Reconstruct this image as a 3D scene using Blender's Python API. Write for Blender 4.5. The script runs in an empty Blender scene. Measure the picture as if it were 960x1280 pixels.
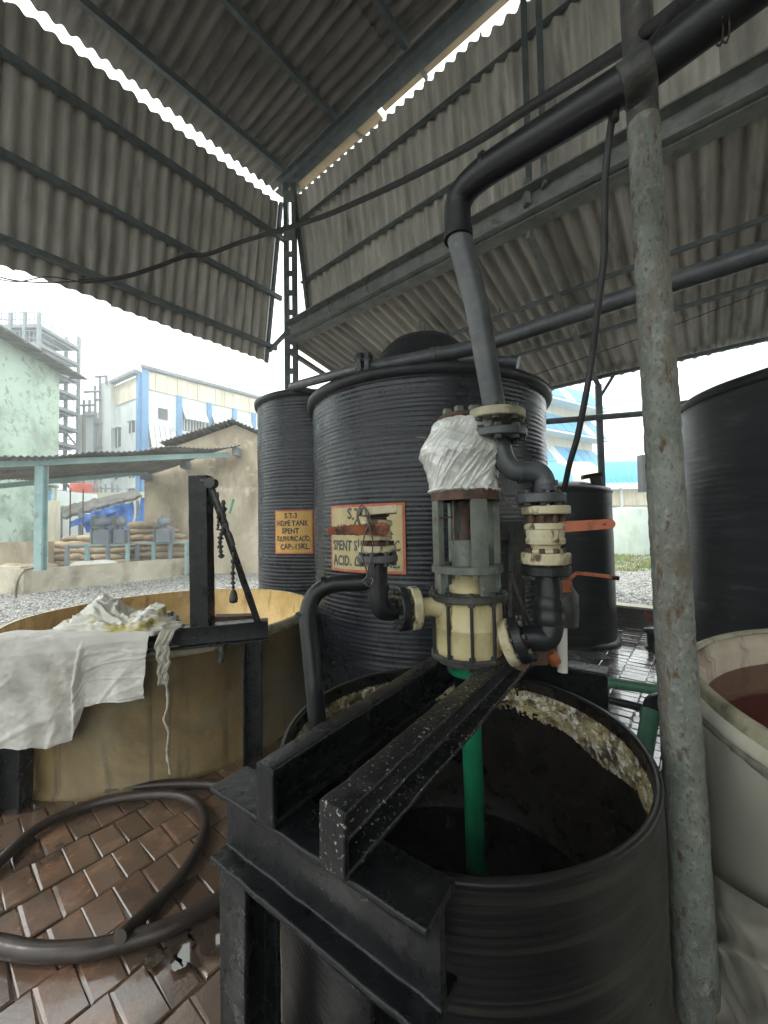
import bpy, math, random
from mathutils import Vector, Matrix, noise
random.seed(7)
HAZE = .0075
scn = bpy.context.scene
COL = scn.collection
V = Vector

# ------------------------------------------------------------------ camera
FPX = 485.0
PITCH, ROLL = math.radians(2.0), math.radians(1.0)
CAM = V((0, 0, 1.6))
fw = V((0, math.cos(PITCH), math.sin(PITCH)))
up0 = V((0, -math.sin(PITCH), math.cos(PITCH)))
rt0 = V((1, 0, 0))
UP = up0 * math.cos(ROLL) + rt0 * math.sin(ROLL)
RT = rt0 * math.cos(ROLL) - up0 * math.sin(ROLL)
cd = bpy.data.cameras.new('camera'); cam = bpy.data.objects.new('camera', cd); COL.objects.link(cam)
m3 = Matrix((RT, UP, -fw)).transposed()
cam.matrix_world = Matrix.Translation(CAM) @ m3.to_4x4()
cd.sensor_fit = 'HORIZONTAL'; cd.sensor_width = 36; cd.lens = FPX / 960 * 36
cd.clip_start = .02; cd.clip_end = 1500
scn.camera = cam
scn.render.resolution_x, scn.render.resolution_y = 768, 1024

def ray(px, py):
    return fw + RT * ((px - 480) / FPX) + UP * ((640 - py) / FPX)
def P(px, py, Y):                       # the point at ground distance Y in front of the camera
    d = ray(px, py); return CAM + d * (Y / d.y)
def G(px, py, z):                       # the point at height z
    d = ray(px, py); return CAM + d * ((z - CAM.z) / d.z)
def proj(p):
    q = V(p) - CAM; w = q.dot(fw)
    if w < .05: return None
    return (480 + FPX * q.dot(RT) / w, 640 - FPX * q.dot(UP) / w, w)

# ------------------------------------------------------------------ world, sun, exposure
SUN_EL, SUN_AZ = math.radians(48), math.radians(-105)      # azimuth measured from +Y towards +X
w = bpy.data.worlds.new('World'); scn.world = w; w.use_nodes = True
nt = w.node_tree; nt.nodes.clear()
wo = nt.nodes.new('ShaderNodeOutputWorld'); bg = nt.nodes.new('ShaderNodeBackground')
sky = nt.nodes.new('ShaderNodeTexSky'); sky.sky_type = 'NISHITA'; sky.sun_disc = False
sky.sun_elevation = SUN_EL; sky.sun_rotation = SUN_AZ
sky.dust_density = 4
tc = nt.nodes.new('ShaderNodeTexCoord'); nz = nt.nodes.new('ShaderNodeTexNoise')
nz.inputs['Scale'].default_value = 2.2; nz.inputs['Detail'].default_value = 5
nt.links.new(tc.outputs['Generated'], nz.inputs['Vector'])
rp = nt.nodes.new('ShaderNodeValToRGB')
rp.color_ramp.elements[0].position = .3; rp.color_ramp.elements[0].color = (.86, .92, .91, 1)
rp.color_ramp.elements[1].position = .7; rp.color_ramp.elements[1].color = (.97, 1, .985, 1)
nt.links.new(nz.outputs['Fac'], rp.inputs['Fac'])
sc_ = nt.nodes.new('ShaderNodeVectorMath'); sc_.operation = 'SCALE'; sc_.inputs['Scale'].default_value = 10.5
nt.links.new(rp.outputs['Color'], sc_.inputs[0])
mx = nt.nodes.new('ShaderNodeMixRGB'); mx.inputs['Fac'].default_value = .93
nt.links.new(sky.outputs['Color'], mx.inputs['Color1']); nt.links.new(sc_.outputs[0], mx.inputs['Color2'])
nt.links.new(mx.outputs['Color'], bg.inputs['Color']); bg.inputs['Strength'].default_value = .10
nt.links.new(bg.outputs[0], wo.inputs['Surface'])
sl = bpy.data.lights.new('sun', 'SUN'); sl.energy = 1.0; sl.angle = math.radians(14); sl.color = (1, .96, .9)
so = bpy.data.objects.new('sun', sl); COL.objects.link(so)
sdir = V((math.sin(SUN_AZ) * math.cos(SUN_EL), math.cos(SUN_AZ) * math.cos(SUN_EL), math.sin(SUN_EL)))
so.rotation_euler = sdir.to_track_quat('Z', 'Y').to_euler(); so.location = (0, 0, 30)
scn.view_settings.view_transform = 'Standard'; scn.view_settings.look = 'None'
scn.view_settings.exposure = 1.75; scn.view_settings.gamma = 1
scn.cycles.max_bounces = 8; scn.cycles.diffuse_bounces = 5; scn.cycles.glossy_bounces = 3
scn.cycles.transmission_bounces = 2; scn.cycles.caustics_reflective = False; scn.cycles.caustics_refractive = False

# ------------------------------------------------------------------ materials
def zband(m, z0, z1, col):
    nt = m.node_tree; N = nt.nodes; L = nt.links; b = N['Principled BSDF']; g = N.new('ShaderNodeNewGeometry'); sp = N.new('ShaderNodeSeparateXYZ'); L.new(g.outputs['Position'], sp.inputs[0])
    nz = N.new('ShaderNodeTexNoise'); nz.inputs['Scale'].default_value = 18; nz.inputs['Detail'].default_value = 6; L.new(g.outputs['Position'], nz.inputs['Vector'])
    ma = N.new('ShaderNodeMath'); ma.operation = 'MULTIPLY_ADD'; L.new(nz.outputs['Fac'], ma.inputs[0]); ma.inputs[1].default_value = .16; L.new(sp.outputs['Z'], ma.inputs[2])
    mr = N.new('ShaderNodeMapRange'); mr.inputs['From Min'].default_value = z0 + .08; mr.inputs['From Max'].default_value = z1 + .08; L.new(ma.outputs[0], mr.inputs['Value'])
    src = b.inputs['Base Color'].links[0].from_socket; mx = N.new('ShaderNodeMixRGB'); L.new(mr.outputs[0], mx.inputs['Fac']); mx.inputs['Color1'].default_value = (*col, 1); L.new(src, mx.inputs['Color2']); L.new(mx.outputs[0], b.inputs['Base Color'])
def mat(name, c1, c2, scale=6, rough=(.5, .7), bump=.3, bscale=60, bd=.002, metal=0, stretch=(1, 1, 1), stains=(), rand=0, spec=.5, world=False, detail=6, sss=0, rsc=None):
    m = bpy.data.materials.new(name); m.use_nodes = True
    nt = m.node_tree; N = nt.nodes; L = nt.links; b = N['Principled BSDF']
    if world:
        g = N.new('ShaderNodeNewGeometry'); src = g.outputs['Position']
    else:
        t = N.new('ShaderNodeTexCoord'); src = t.outputs['Object']
    oi = N.new('ShaderNodeObjectInfo')
    if rand and not world:
        off = N.new('ShaderNodeVectorMath'); off.operation = 'SCALE'; off.inputs['Scale'].default_value = 37
        cb = N.new('ShaderNodeCombineXYZ')
        for k in range(3): L.new(oi.outputs['Random'], cb.inputs[k])
        L.new(cb.outputs[0], off.inputs[0])
        ad = N.new('ShaderNodeVectorMath'); ad.operation = 'ADD'; L.new(src, ad.inputs[0]); L.new(off.outputs[0], ad.inputs[1]); src = ad.outputs[0]
    def nse(sc, st=(1, 1, 1), det=detail, dist=0):
        mp = N.new('ShaderNodeMapping'); mp.inputs['Scale'].default_value = st; L.new(src, mp.inputs['Vector'])
        n = N.new('ShaderNodeTexNoise'); n.inputs['Scale'].default_value = sc; n.inputs['Detail'].default_value = det; n.inputs['Distortion'].default_value = dist
        n.inputs['Roughness'].default_value = .62
        L.new(mp.outputs[0], n.inputs['Vector']); return n.outputs['Fac']
    def ramp(f, a, b_, ca=(0, 0, 0, 1), cb_=(1, 1, 1, 1)):
        r = N.new('ShaderNodeValToRGB'); e = r.color_ramp.elements
        e[0].position = a; e[0].color = ca; e[1].position = b_; e[1].color = cb_; L.new(f, r.inputs['Fac']); return r.outputs['Color']
    c = ramp(nse(scale, stretch), .33, .67, (*c1, 1), (*c2, 1))
    rf = None
    for st in stains:
        col, sc, lo, hi, sst = st[:5]
        k = ramp(nse(sc, sst, 7, .3), lo, hi)
        mxn = N.new('ShaderNodeMixRGB'); L.new(k, mxn.inputs['Fac']); L.new(c, mxn.inputs['Color1']); mxn.inputs['Color2'].default_value = (*col, 1); c = mxn.outputs['Color']
        if len(st) > 5: rf = (k, st[5])
    if rand:
        mr = N.new('ShaderNodeMapRange'); mr.inputs['To Min'].default_value = 1 - rand; mr.inputs['To Max'].default_value = 1 + rand
        L.new(oi.outputs['Random'], mr.inputs['Value'])
        sv = N.new('ShaderNodeVectorMath'); sv.operation = 'SCALE'; L.new(c, sv.inputs[0]); L.new(mr.outputs[0], sv.inputs['Scale']); c = sv.outputs[0]
    L.new(c, b.inputs['Base Color'])
    mr = N.new('ShaderNodeMapRange'); mr.inputs['From Min'].default_value = .3; mr.inputs['From Max'].default_value = .7
    mr.inputs['To Min'].default_value = rough[0]; mr.inputs['To Max'].default_value = rough[1]
    L.new(nse(rsc or scale * 2.3), mr.inputs['Value']); ro = mr.outputs[0]
    if rf:
        mm = N.new('ShaderNodeMix'); mm.data_type = 'FLOAT'; L.new(rf[0], mm.inputs[0]); L.new(ro, mm.inputs[2]); mm.inputs[3].default_value = rf[1]; ro = mm.outputs[0]
    L.new(ro, b.inputs['Roughness'])
    b.inputs['Metallic'].default_value = metal; b.inputs['Specular IOR Level'].default_value = spec
    if sss:
        b.inputs['Subsurface Weight'].default_value = sss; b.inputs['Subsurface Radius'].default_value = (.02, .015, .01); b.inputs['Subsurface Scale'].default_value = .3
    if bump:
        bp = N.new('ShaderNodeBump'); bp.inputs['Strength'].default_value = bump; bp.inputs['Distance'].default_value = bd
        L.new(nse(bscale, stretch), bp.inputs['Height']); L.new(bp.outputs[0], b.inputs['Normal'])
    return m

HX = (.3, .3, 14)     # hoop streaks that run round a tank
M = {}
M['hdpe'] = mat('hdpe', (.008, .010, .014), (.020, .023, .029), 3, (.22, .36), .14, 16, .003, stretch=(.2, .2, 7), stains=[((.06, .066, .07), 2.2, .58, .8, (1, 1, 6)), ((.35, .36, .34), 3.3, .7, .76, (1.2, 1.2, 2.5))], spec=0.4)
M['hdpe_grey'] = mat('hdpe_grey', (.014, .016, .02), (.028, .031, .037), 2, (.35, .5), .25, 9, .003, stretch=(.5, .5, 4), stains=[((.09, .095, .1), 2.2, .58, .8, (1, 1, 6))], spec=0.35)
M['hdpe_fore'] = mat('hdpe_fore', (.003, .0035, .0045), (.008, .0085, .0095), 4, (.26, .46), .5, 30, .0018, stretch=(.12, .12, 9), stains=[((.035, .034, .028), 4, .50, .74, (.25, .25, 14)), ((.02, .02, .018), 1.2, .5, .7, (1, 1, 1)), ((.25, .25, .22), 6, .73, .77, (1, 1, 1.4))], spec=0.3)
M['hdpe_rim'] = mat('hdpe_rim', (.012, .013, .016), (.028, .03, .034), 8, (.35, .55), .2, 40, spec=0.35)
M['rib_moss'] = mat('rib_moss', (.05, .05, .035), (.16, .15, .10), 3, (.5, .8), .3, 30, stretch=(.5, .5, 7))
M['crust'] = mat('crust', (.05, .032, .018), (.16, .11, .05), 14, (.3, .7), .8, 120, .006, stains=[((.5, .42, .22), 9, .45, .62, (1, 1, 1.6)), ((.80, .77, .66), 30, .50, .62, (1, 1, 1))])
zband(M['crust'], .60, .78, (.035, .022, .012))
M['residue'] = mat('residue', (.005, .005, .005), (.02, .014, .009), 7, (.15, .5), .5, 60, .004, stains=[((.07, .045, .022), 8, .6, .8, (1, 1, .4))])
M['black_liquid'] = mat('black_liquid', (.008, .008, .010), (.015, .012, .012), 3, (.03, .08), .05, 12)
M['red_liquid'] = mat('red_liquid', (.10, .016, .012), (.14, .03, .02), 3, (.04, .10), .12, 8, .004, stains=[((.3, .2, .15), 40, .73, .76, (1, 1, 1))])
M['frp'] = mat('frp_yellow', (.22, .15, .06), (.38, .28, .13), 2.2, (.35, .55), .3, 20, .003, stains=[((.07, .05, .03), 3.0, .55, .68, (4, 4, .22)), ((.12, .09, .045), 1.0, .48, .62, (1, 1, .8)), ((.20, .14, .06), 1.6, .48, .7, (1, 1, .5)), ((.10, .065, .03), 3, .58, .72, (2.5, 2.5, .35)), ((.24, .25, .17), 1.2, .55, .75, (1, 1, 1))])
M['frp_in'] = mat('frp_inside', (.44, .29, .09), (.70, .52, .22), 4, (.3, .5), .3, 30, .003, stains=[((.16, .08, .02), 3, .55, .7, (2, 2, .6)), ((.62, .6, .48), 5, .62, .75, (1, 1, 1))])
M['frp_rim'] = mat('frp_rim', (.28, .26, .16), (.5, .47, .34), 9, (.5, .7), .5, 50, stains=[((.06, .05, .03), 6, .55, .68, (1, 1, 1))])
M['white_frp'] = mat('white_frp', (.62, .60, .48), (.74, .72, .62), 1.8, (.35, .55), .15, 12, .003, stains=[((.32, .25, .13), 2.0, .56, .8, (1.5, 1.5, .5)), ((.12, .08, .05), 3, .66, .74, (2, 2, .5))])
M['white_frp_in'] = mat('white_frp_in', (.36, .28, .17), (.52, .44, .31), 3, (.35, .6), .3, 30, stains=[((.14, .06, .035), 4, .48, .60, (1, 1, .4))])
M['beam'] = mat('frp_beam', (.003, .0037, .0048), (.011, .0125, .014), 9, (.20, .40), .7, 45, .003, stretch=(1, 1, 1), stains=[((.04, .043, .045), 14, .6, .8, (1, 1, 1))], spec=0.32)
M['beam_salt'] = mat('beam_salted', (.004, .005, .006), (.012, .0135, .015), 9, (.25, .45), .7, 45, .003, stains=[((.05, .05, .05), 14, .55, .8, (1, 1, 1)), ((.6, .58, .5), 110, .60, .68, (1, 1, 1))], spec=0.32)
M['sheet'] = mat('asbestos_sheet', (.34, .325, .29), (.56, .54, .48), 5, (.65, .9), .4, 90, .002, stretch=(1.6, .3, 1), stains=[((.17, .155, .13), 3, .56, .76, (2.2, .4, 1)), ((.48, .45, .38), 5, .64, .76, (4, .2, 1))], rand=.22)
M['sheet_dark'] = mat('asbestos_dark', (.15, .135, .12), (.25, .235, .215), 5, (.7, .9), .4, 90, .002, stretch=(2.4, .22, 1), stains=[((.06, .055, .05), 3, .5, .72, (1.5, .4, 1)), ((.26, .235, .2), 5, .62, .76, (4, .2, 1))], rand=.16)  # darker, browner version of the sheet colour, used on the main roof
M['steel'] = mat('painted_steel', (.075, .095, .10), (.14, .165, .17), 8, (.5, .75), .3, 70, stains=[((.10, .06, .04), 7, .6, .72, (1, 1, 1))])
M['steel_beam'] = mat('weathered_beam', (.13, .145, .14), (.24, .25, .235), 6, (.6, .8), .4, 60, stains=[((.12, .085, .06), 5, .58, .72, (1, 1, 1)), ((.34, .34, .3), 9, .62, .74, (1, 1, 1))])
M['rusty_post'] = mat('scaled_post', (.15, .165, .145), (.25, .275, .24), 9, (.6, .9), 1.0, 90, .005, stains=[((.34, .345, .29), 42, .52, .70, (1, 1, .6)), ((.15, .09, .05), 4.5, .52, .70, (1.5, 1.5, .35)), ((.38, .29, .11), 5, .66, .75, (1, 1, .6)), ((.10, .10, .088), 85, .54, .68, (1, 1, .6)), ((.09, .085, .07), 2.5, .52, .68, (1.5, 1.5, .3)), ((.11, .06, .03), 30, .60, .68, (1, 1, .35))])
M['pipe'] = mat('grey_pipe', (.045, .05, .055), (.10, .11, .115), 9, (.3, .5), .2, 60, stains=[((.2, .2, .18), 7, .6, .75, (1, 1, 1))])
M['pipe_dark'] = mat('black_pipe', (.007, .008, .010), (.02, .022, .024), 9, (.28, .45), .3, 60, stains=[((.07, .07, .066), 9, .62, .76, (1, 1, 1))], spec=0.35)
M['cream'] = mat('cream_plastic', (.50, .45, .28), (.66, .61, .43), 12, (.4, .6), .35, 70, stains=[((.30, .23, .12), 9, .50, .66, (1, 1, .7)), ((.09, .06, .035), 22, .55, .63, (1, 1, .6))])
M['casing'] = mat('yellow_casing', (.52, .44, .23), (.66, .58, .35), 6, (.28, .45), .2, 30, stains=[((.30, .22, .10), 7, .54, .72, (1, 1, .5)), ((.10, .07, .04), 18, .63, .70, (1, 1, .35))], sss=.1)
M['greasy'] = mat('greasy_metal', (.018, .019, .018), (.07, .07, .062), 18, (.35, .65), .8, 90, .003, stains=[((.16, .155, .13), 20, .62, .72, (1, 1, 1)), ((.09, .04, .022), 14, .6, .7, (1, 1, 1))])
M['lantern'] = mat('green_grey_iron', (.10, .12, .10), (.19, .21, .18), 14, (.4, .65), .6, 80, .002, stains=[((.35, .36, .3), 26, .6, .68, (1, 1, .5)), ((.12, .05, .03), 12, .6, .7, (1, 1, 1))])
M['rust'] = mat('rust', (.05, .03, .022), (.13, .07, .045), 22, (.6, .85), .8, 110, .003, stains=[((.05, .03, .02), 14, .55, .65, (1, 1, 1))])
M['orange'] = mat('orange_lever', (.36, .085, .03), (.46, .13, .05), 14, (.4, .6), .2, 60, stains=[((.14, .045, .025), 18, .55, .68, (1, 1, 1))])
M['orange_dirty'] = mat('rusty_orange_lever', (.26, .07, .03), (.38, .13, .06), 18, (.5, .75), .5, 90, stains=[((.09, .04, .025), 16, .5, .62, (1, 1, 1))])
M['green'] = mat('green_pipe', (.01, .22, .10), (.02, .32, .15), 7, (.3, .45), .15, 40, stains=[((.01, .09, .05), 9, .55, .7, (1, 1, .5))])
M['green_dull'] = mat('dull_green_pipe', (.05, .16, .10), (.10, .26, .17), 7, (.35, .55), .15, 40, stains=[((.03, .05, .03), 9, .58, .7, (1, 1, .5))])
M['wrap'] = mat('milky_wrap', (.46, .47, .44), (.74, .75, .72), 11, (.12, .28), .5, 26, .006, stretch=(1, 1, .45), stains=[((.36, .33, .27), 8, .60, .78, (1, 1, .5))], spec=.8, sss=.3)
M['cloth'] = mat('soiled_cloth', (.64, .63, .58), (.80, .79, .74), 4, (.7, .9), .4, 200, .001, stains=[((.36, .33, .27), 3, .52, .75, (1, 1, 1)), ((.16, .11, .07), 11, .7, .74, (1, 1, 1))])
M['bag'] = mat('plastic_bag', (.55, .54, .46), (.75, .74, .68), 7, (.25, .5), .4, 60, stains=[((.55, .47, .10), 3.2, .52, .6, (1, 1, 1)), ((.12, .10, .06), 6, .62, .7, (1, 1, 1))])
M['tarp'] = mat('grubby_tarp', (.34, .32, .26), (.52, .50, .42), 5, (.6, .85), .5, 90, stains=[((.10, .07, .05), 4, .58, .7, (1, 1, 1))])
M['seam'] = mat('seam_grime', (.16, .15, .12), (.30, .28, .23), 14, (.6, .8), .6, 60)
M['hose'] = mat('brown_hose', (.024, .017, .014), (.05, .036, .029), 20, (.3, .45), .4, 200, .001)
M['rubber'] = mat('black_cable', (.010, .010, .011), (.02, .02, .02), 10, (.5, .7), 0)
M['wire'] = mat('binding_wire', (.09, .07, .06), (.2, .17, .14), 30, (.4, .6), 0, metal=.5)
M['brick'] = mat('clay_paver', (.15, .078, .048), (.27, .155, .10), 7, (.14, .34), .5, 70, .002, world=True, rand=.30,
                 stains=[((.055, .042, .032), 3.2, .52, .66, (1, 1, 1)), ((.10, .07, .05), 22, .58, .68, (1, 1, 1)), ((.13, .085, .058), 2.1, .42, .50, (1, 1, 1), .04)], spec=.9)
M['brick_pale'] = mat('wet_grey_paver', (.12, .10, .085), (.24, .215, .185), 7, (.2, .5), .5, 70, .002, world=True, rand=.22,
                 stains=[((.05, .043, .038), 3.2, .5, .64, (1, 1, 1)), ((.10, .09, .08), 1.7, .44, .56, (1, 1, 1), .06)], spec=.9)
M['mortar'] = mat('wet_dirt', (.035, .025, .018), (.075, .055, .042), 9, (.02, .12), .15, 20, world=True, spec=1.0)
M['water'] = mat('thin_water', (.035, .025, .018), (.06, .042, .03), 3, (.015, .04), .04, 5, .002, world=True, spec=1.0)
M['concrete'] = mat('stained_concrete', (.40, .36, .28), (.58, .53, .42), 1.6, (.8, .95), .3, 20, world=True, stains=[((.20, .17, .12), 1.1, .5, .68, (1, 1, .6)), ((.62, .58, .47), 2, .6, .75, (1, 1, 1))])
M['plaster'] = mat('sandy_plaster', (.42, .36, .26), (.60, .53, .40), .9, (.85, .95), .5, 6, .02, world=True, stains=[((.26, .21, .14), .7, .48, .66, (1, 1, .5)), ((.68, .60, .46), 1.6, .6, .75, (1, 1, 1))])
M['green_wall'] = mat('mint_wall', (.40, .53, .43), (.54, .66, .56), .35, (.85, .95), .3, 4, world=True, stains=[((.24, .30, .25), 2.6, .54, .64, (1, 1, 1)), ((.26, .34, .27), .5, .48, .64, (1, 1, 1)), ((.20, .22, .18), 1.6, .62, .72, (1, 1, 1)), ((.34, .36, .3), .3, .6, .66, (.2, .2, 3))])
M['white_wall'] = mat('pale_wall', (.62, .70, .68), (.76, .80, .78), .25, (.8, .9), .1, 4, world=True, stains=[((.45, .52, .5), .3, .55, .75, (1, 1, .3))])
M['cream_wall'] = mat('cream_cladding', (.62, .56, .42), (.78, .72, .57), .4, (.7, .9), .1, 4, world=True, stains=[((.42, .38, .29), .6, .55, .75, (2, 2, .2))])
M['blue'] = mat('blue_paint', (.08, .24, .46), (.14, .33, .56), .6, (.5, .7), .1, 10, world=True)
M['sky_blue'] = mat('blue_sheeting', (.05, .33, .62), (.10, .42, .70), .6, (.4, .6), .1, 10, world=True)
M['tarp_blue'] = mat('blue_tarpaulin', (.03, .12, .42), (.10, .26, .62), 1.2, (.4, .6), .4, 8, .02, world=True)
M['far_steel'] = mat('far_steel', (.14, .17, .2), (.26, .29, .32), .6, (.6, .8), 0, world=True)
M['far_blue'] = mat('far_blue_steel', (.08, .30, .55), (.14, .40, .65), .6, (.6, .8), 0, world=True)
M['dark_open'] = mat('dark_opening', (.05, .06, .065), (.12, .13, .13), 1, (.4, .6), 0, world=True)
M['glass_sheet'] = mat('pale_awning', (.50, .54, .54), (.68, .70, .69), 1, (.4, .6), .1, 10, world=True, stains=[((.34, .37, .37), 3, .5, .7, (1, 1, .2))])
M['canopy'] = mat('old_grey_sheeting', (.13, .125, .11), (.25, .24, .215), 1.4, (.8, .95), .3, 12, world=True, stains=[((.07, .068, .06), 1.8, .5, .7, (1, 1, 1))])
M['post_blue'] = mat('pale_blue_post', (.22, .36, .36), (.34, .48, .47), 3, (.6, .8), .1, 20, world=True, stains=[((.2, .2, .17), 5, .58, .7, (1, 1, 1))])
M['sack'] = mat('jute_sack', (.30, .23, .15), (.46, .37, .26), 3, (.85, .95), .5, 40, .006, rand=.28)
M['white_sack'] = mat('white_sack', (.6, .58, .52), (.75, .73, .68), 3, (.6, .8), .3, 40, rand=.12)
M['red'] = mat('red_paint', (.50, .07, .04), (.6, .11, .07), 1, (.5, .7), 0, world=True)
M['gravel'] = mat('gravel_stone', (.26, .26, .245), (.46, .46, .44), 9, (.7, .9), .3, 60, world=True, stains=[((.14, .14, .13), 7, .5, .6, (1, 1, 1)), ((.62, .62, .6), 14, .6, .68, (1, 1, 1))])
M['ground'] = mat('gravel_bed', (.20, .20, .185), (.38, .38, .36), 16, (.75, .95), 1.0, 24, .02, world=True, detail=8, stains=[((.10, .10, .09), 11, .5, .6, (1, 1, 1)), ((.16, .18, .09), .35, .6, .7, (1, 1, 1))])
M['grass'] = mat('grass_blades', (.09, .15, .03), (.22, .28, .07), 2, (.7, .9), 0, world=True, stains=[((.26, .2, .1), .9, .52, .62, (1, 1, 1))])
M['pale_tank'] = mat('pale_green_tank', (.38, .46, .40), (.50, .57, .50), 1, (.5, .7), .2, 10, world=True, stains=[((.25, .29, .23), 1.4, .5, .7, (1, 1, .3))])
M['yellow_paint'] = mat('yellow_paint', (.62, .48, .10), (.7, .56, .18), 1, (.5, .7), 0, world=True)
M['plaque_orange'] = mat('orange_plaque', (.58, .33, .07), (.68, .44, .13), 9, (.5, .7), .2, 60, stains=[((.34, .2, .07), 5, .58, .72, (1, 1, .5))])
M['plaque_cream'] = mat('faded_plaque', (.50, .40, .18), (.62, .52, .28), 7, (.5, .7), .2, 60, stains=[((.34, .33, .22), 5, .5, .7, (1, 1, .5))])
M['plaque_red'] = mat('red_border', (.50, .10, .05), (.58, .18, .10), 9, (.5, .7), .1, 60, stains=[((.45, .3, .16), 9, .6, .7, (1, 1, 1))])
M['letter'] = mat('letter_paint', (.012, .014, .02), (.035, .035, .04), 20, (.5, .7), 0)
M['letter_faded'] = mat('faded_letter_paint', (.04, .045, .05), (.12, .12, .11), 20, (.5, .7), 0)
M['tan_board'] = mat('tan_fascia', (.36, .27, .17), (.52, .42, .29), 4, (.6, .8), .2, 40)
M['white_pipe'] = mat('white_plastic', (.66, .64, .58), (.78, .76, .7), 6, (.35, .5), .1, 40, stains=[((.4, .34, .22), 8, .58, .7, (1, 1, 1))])

for k, cw, cr_ in (('brick', .75, .07), ('brick_pale', .8, .06), ('wrap', .5, .12), ('bag', .4, .15)):     # a film of water, or the gloss of plastic
    b_ = M[k].node_tree.nodes['Principled BSDF']; b_.inputs['Coat Weight'].default_value = cw; b_.inputs['Coat Roughness'].default_value = cr_
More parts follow.
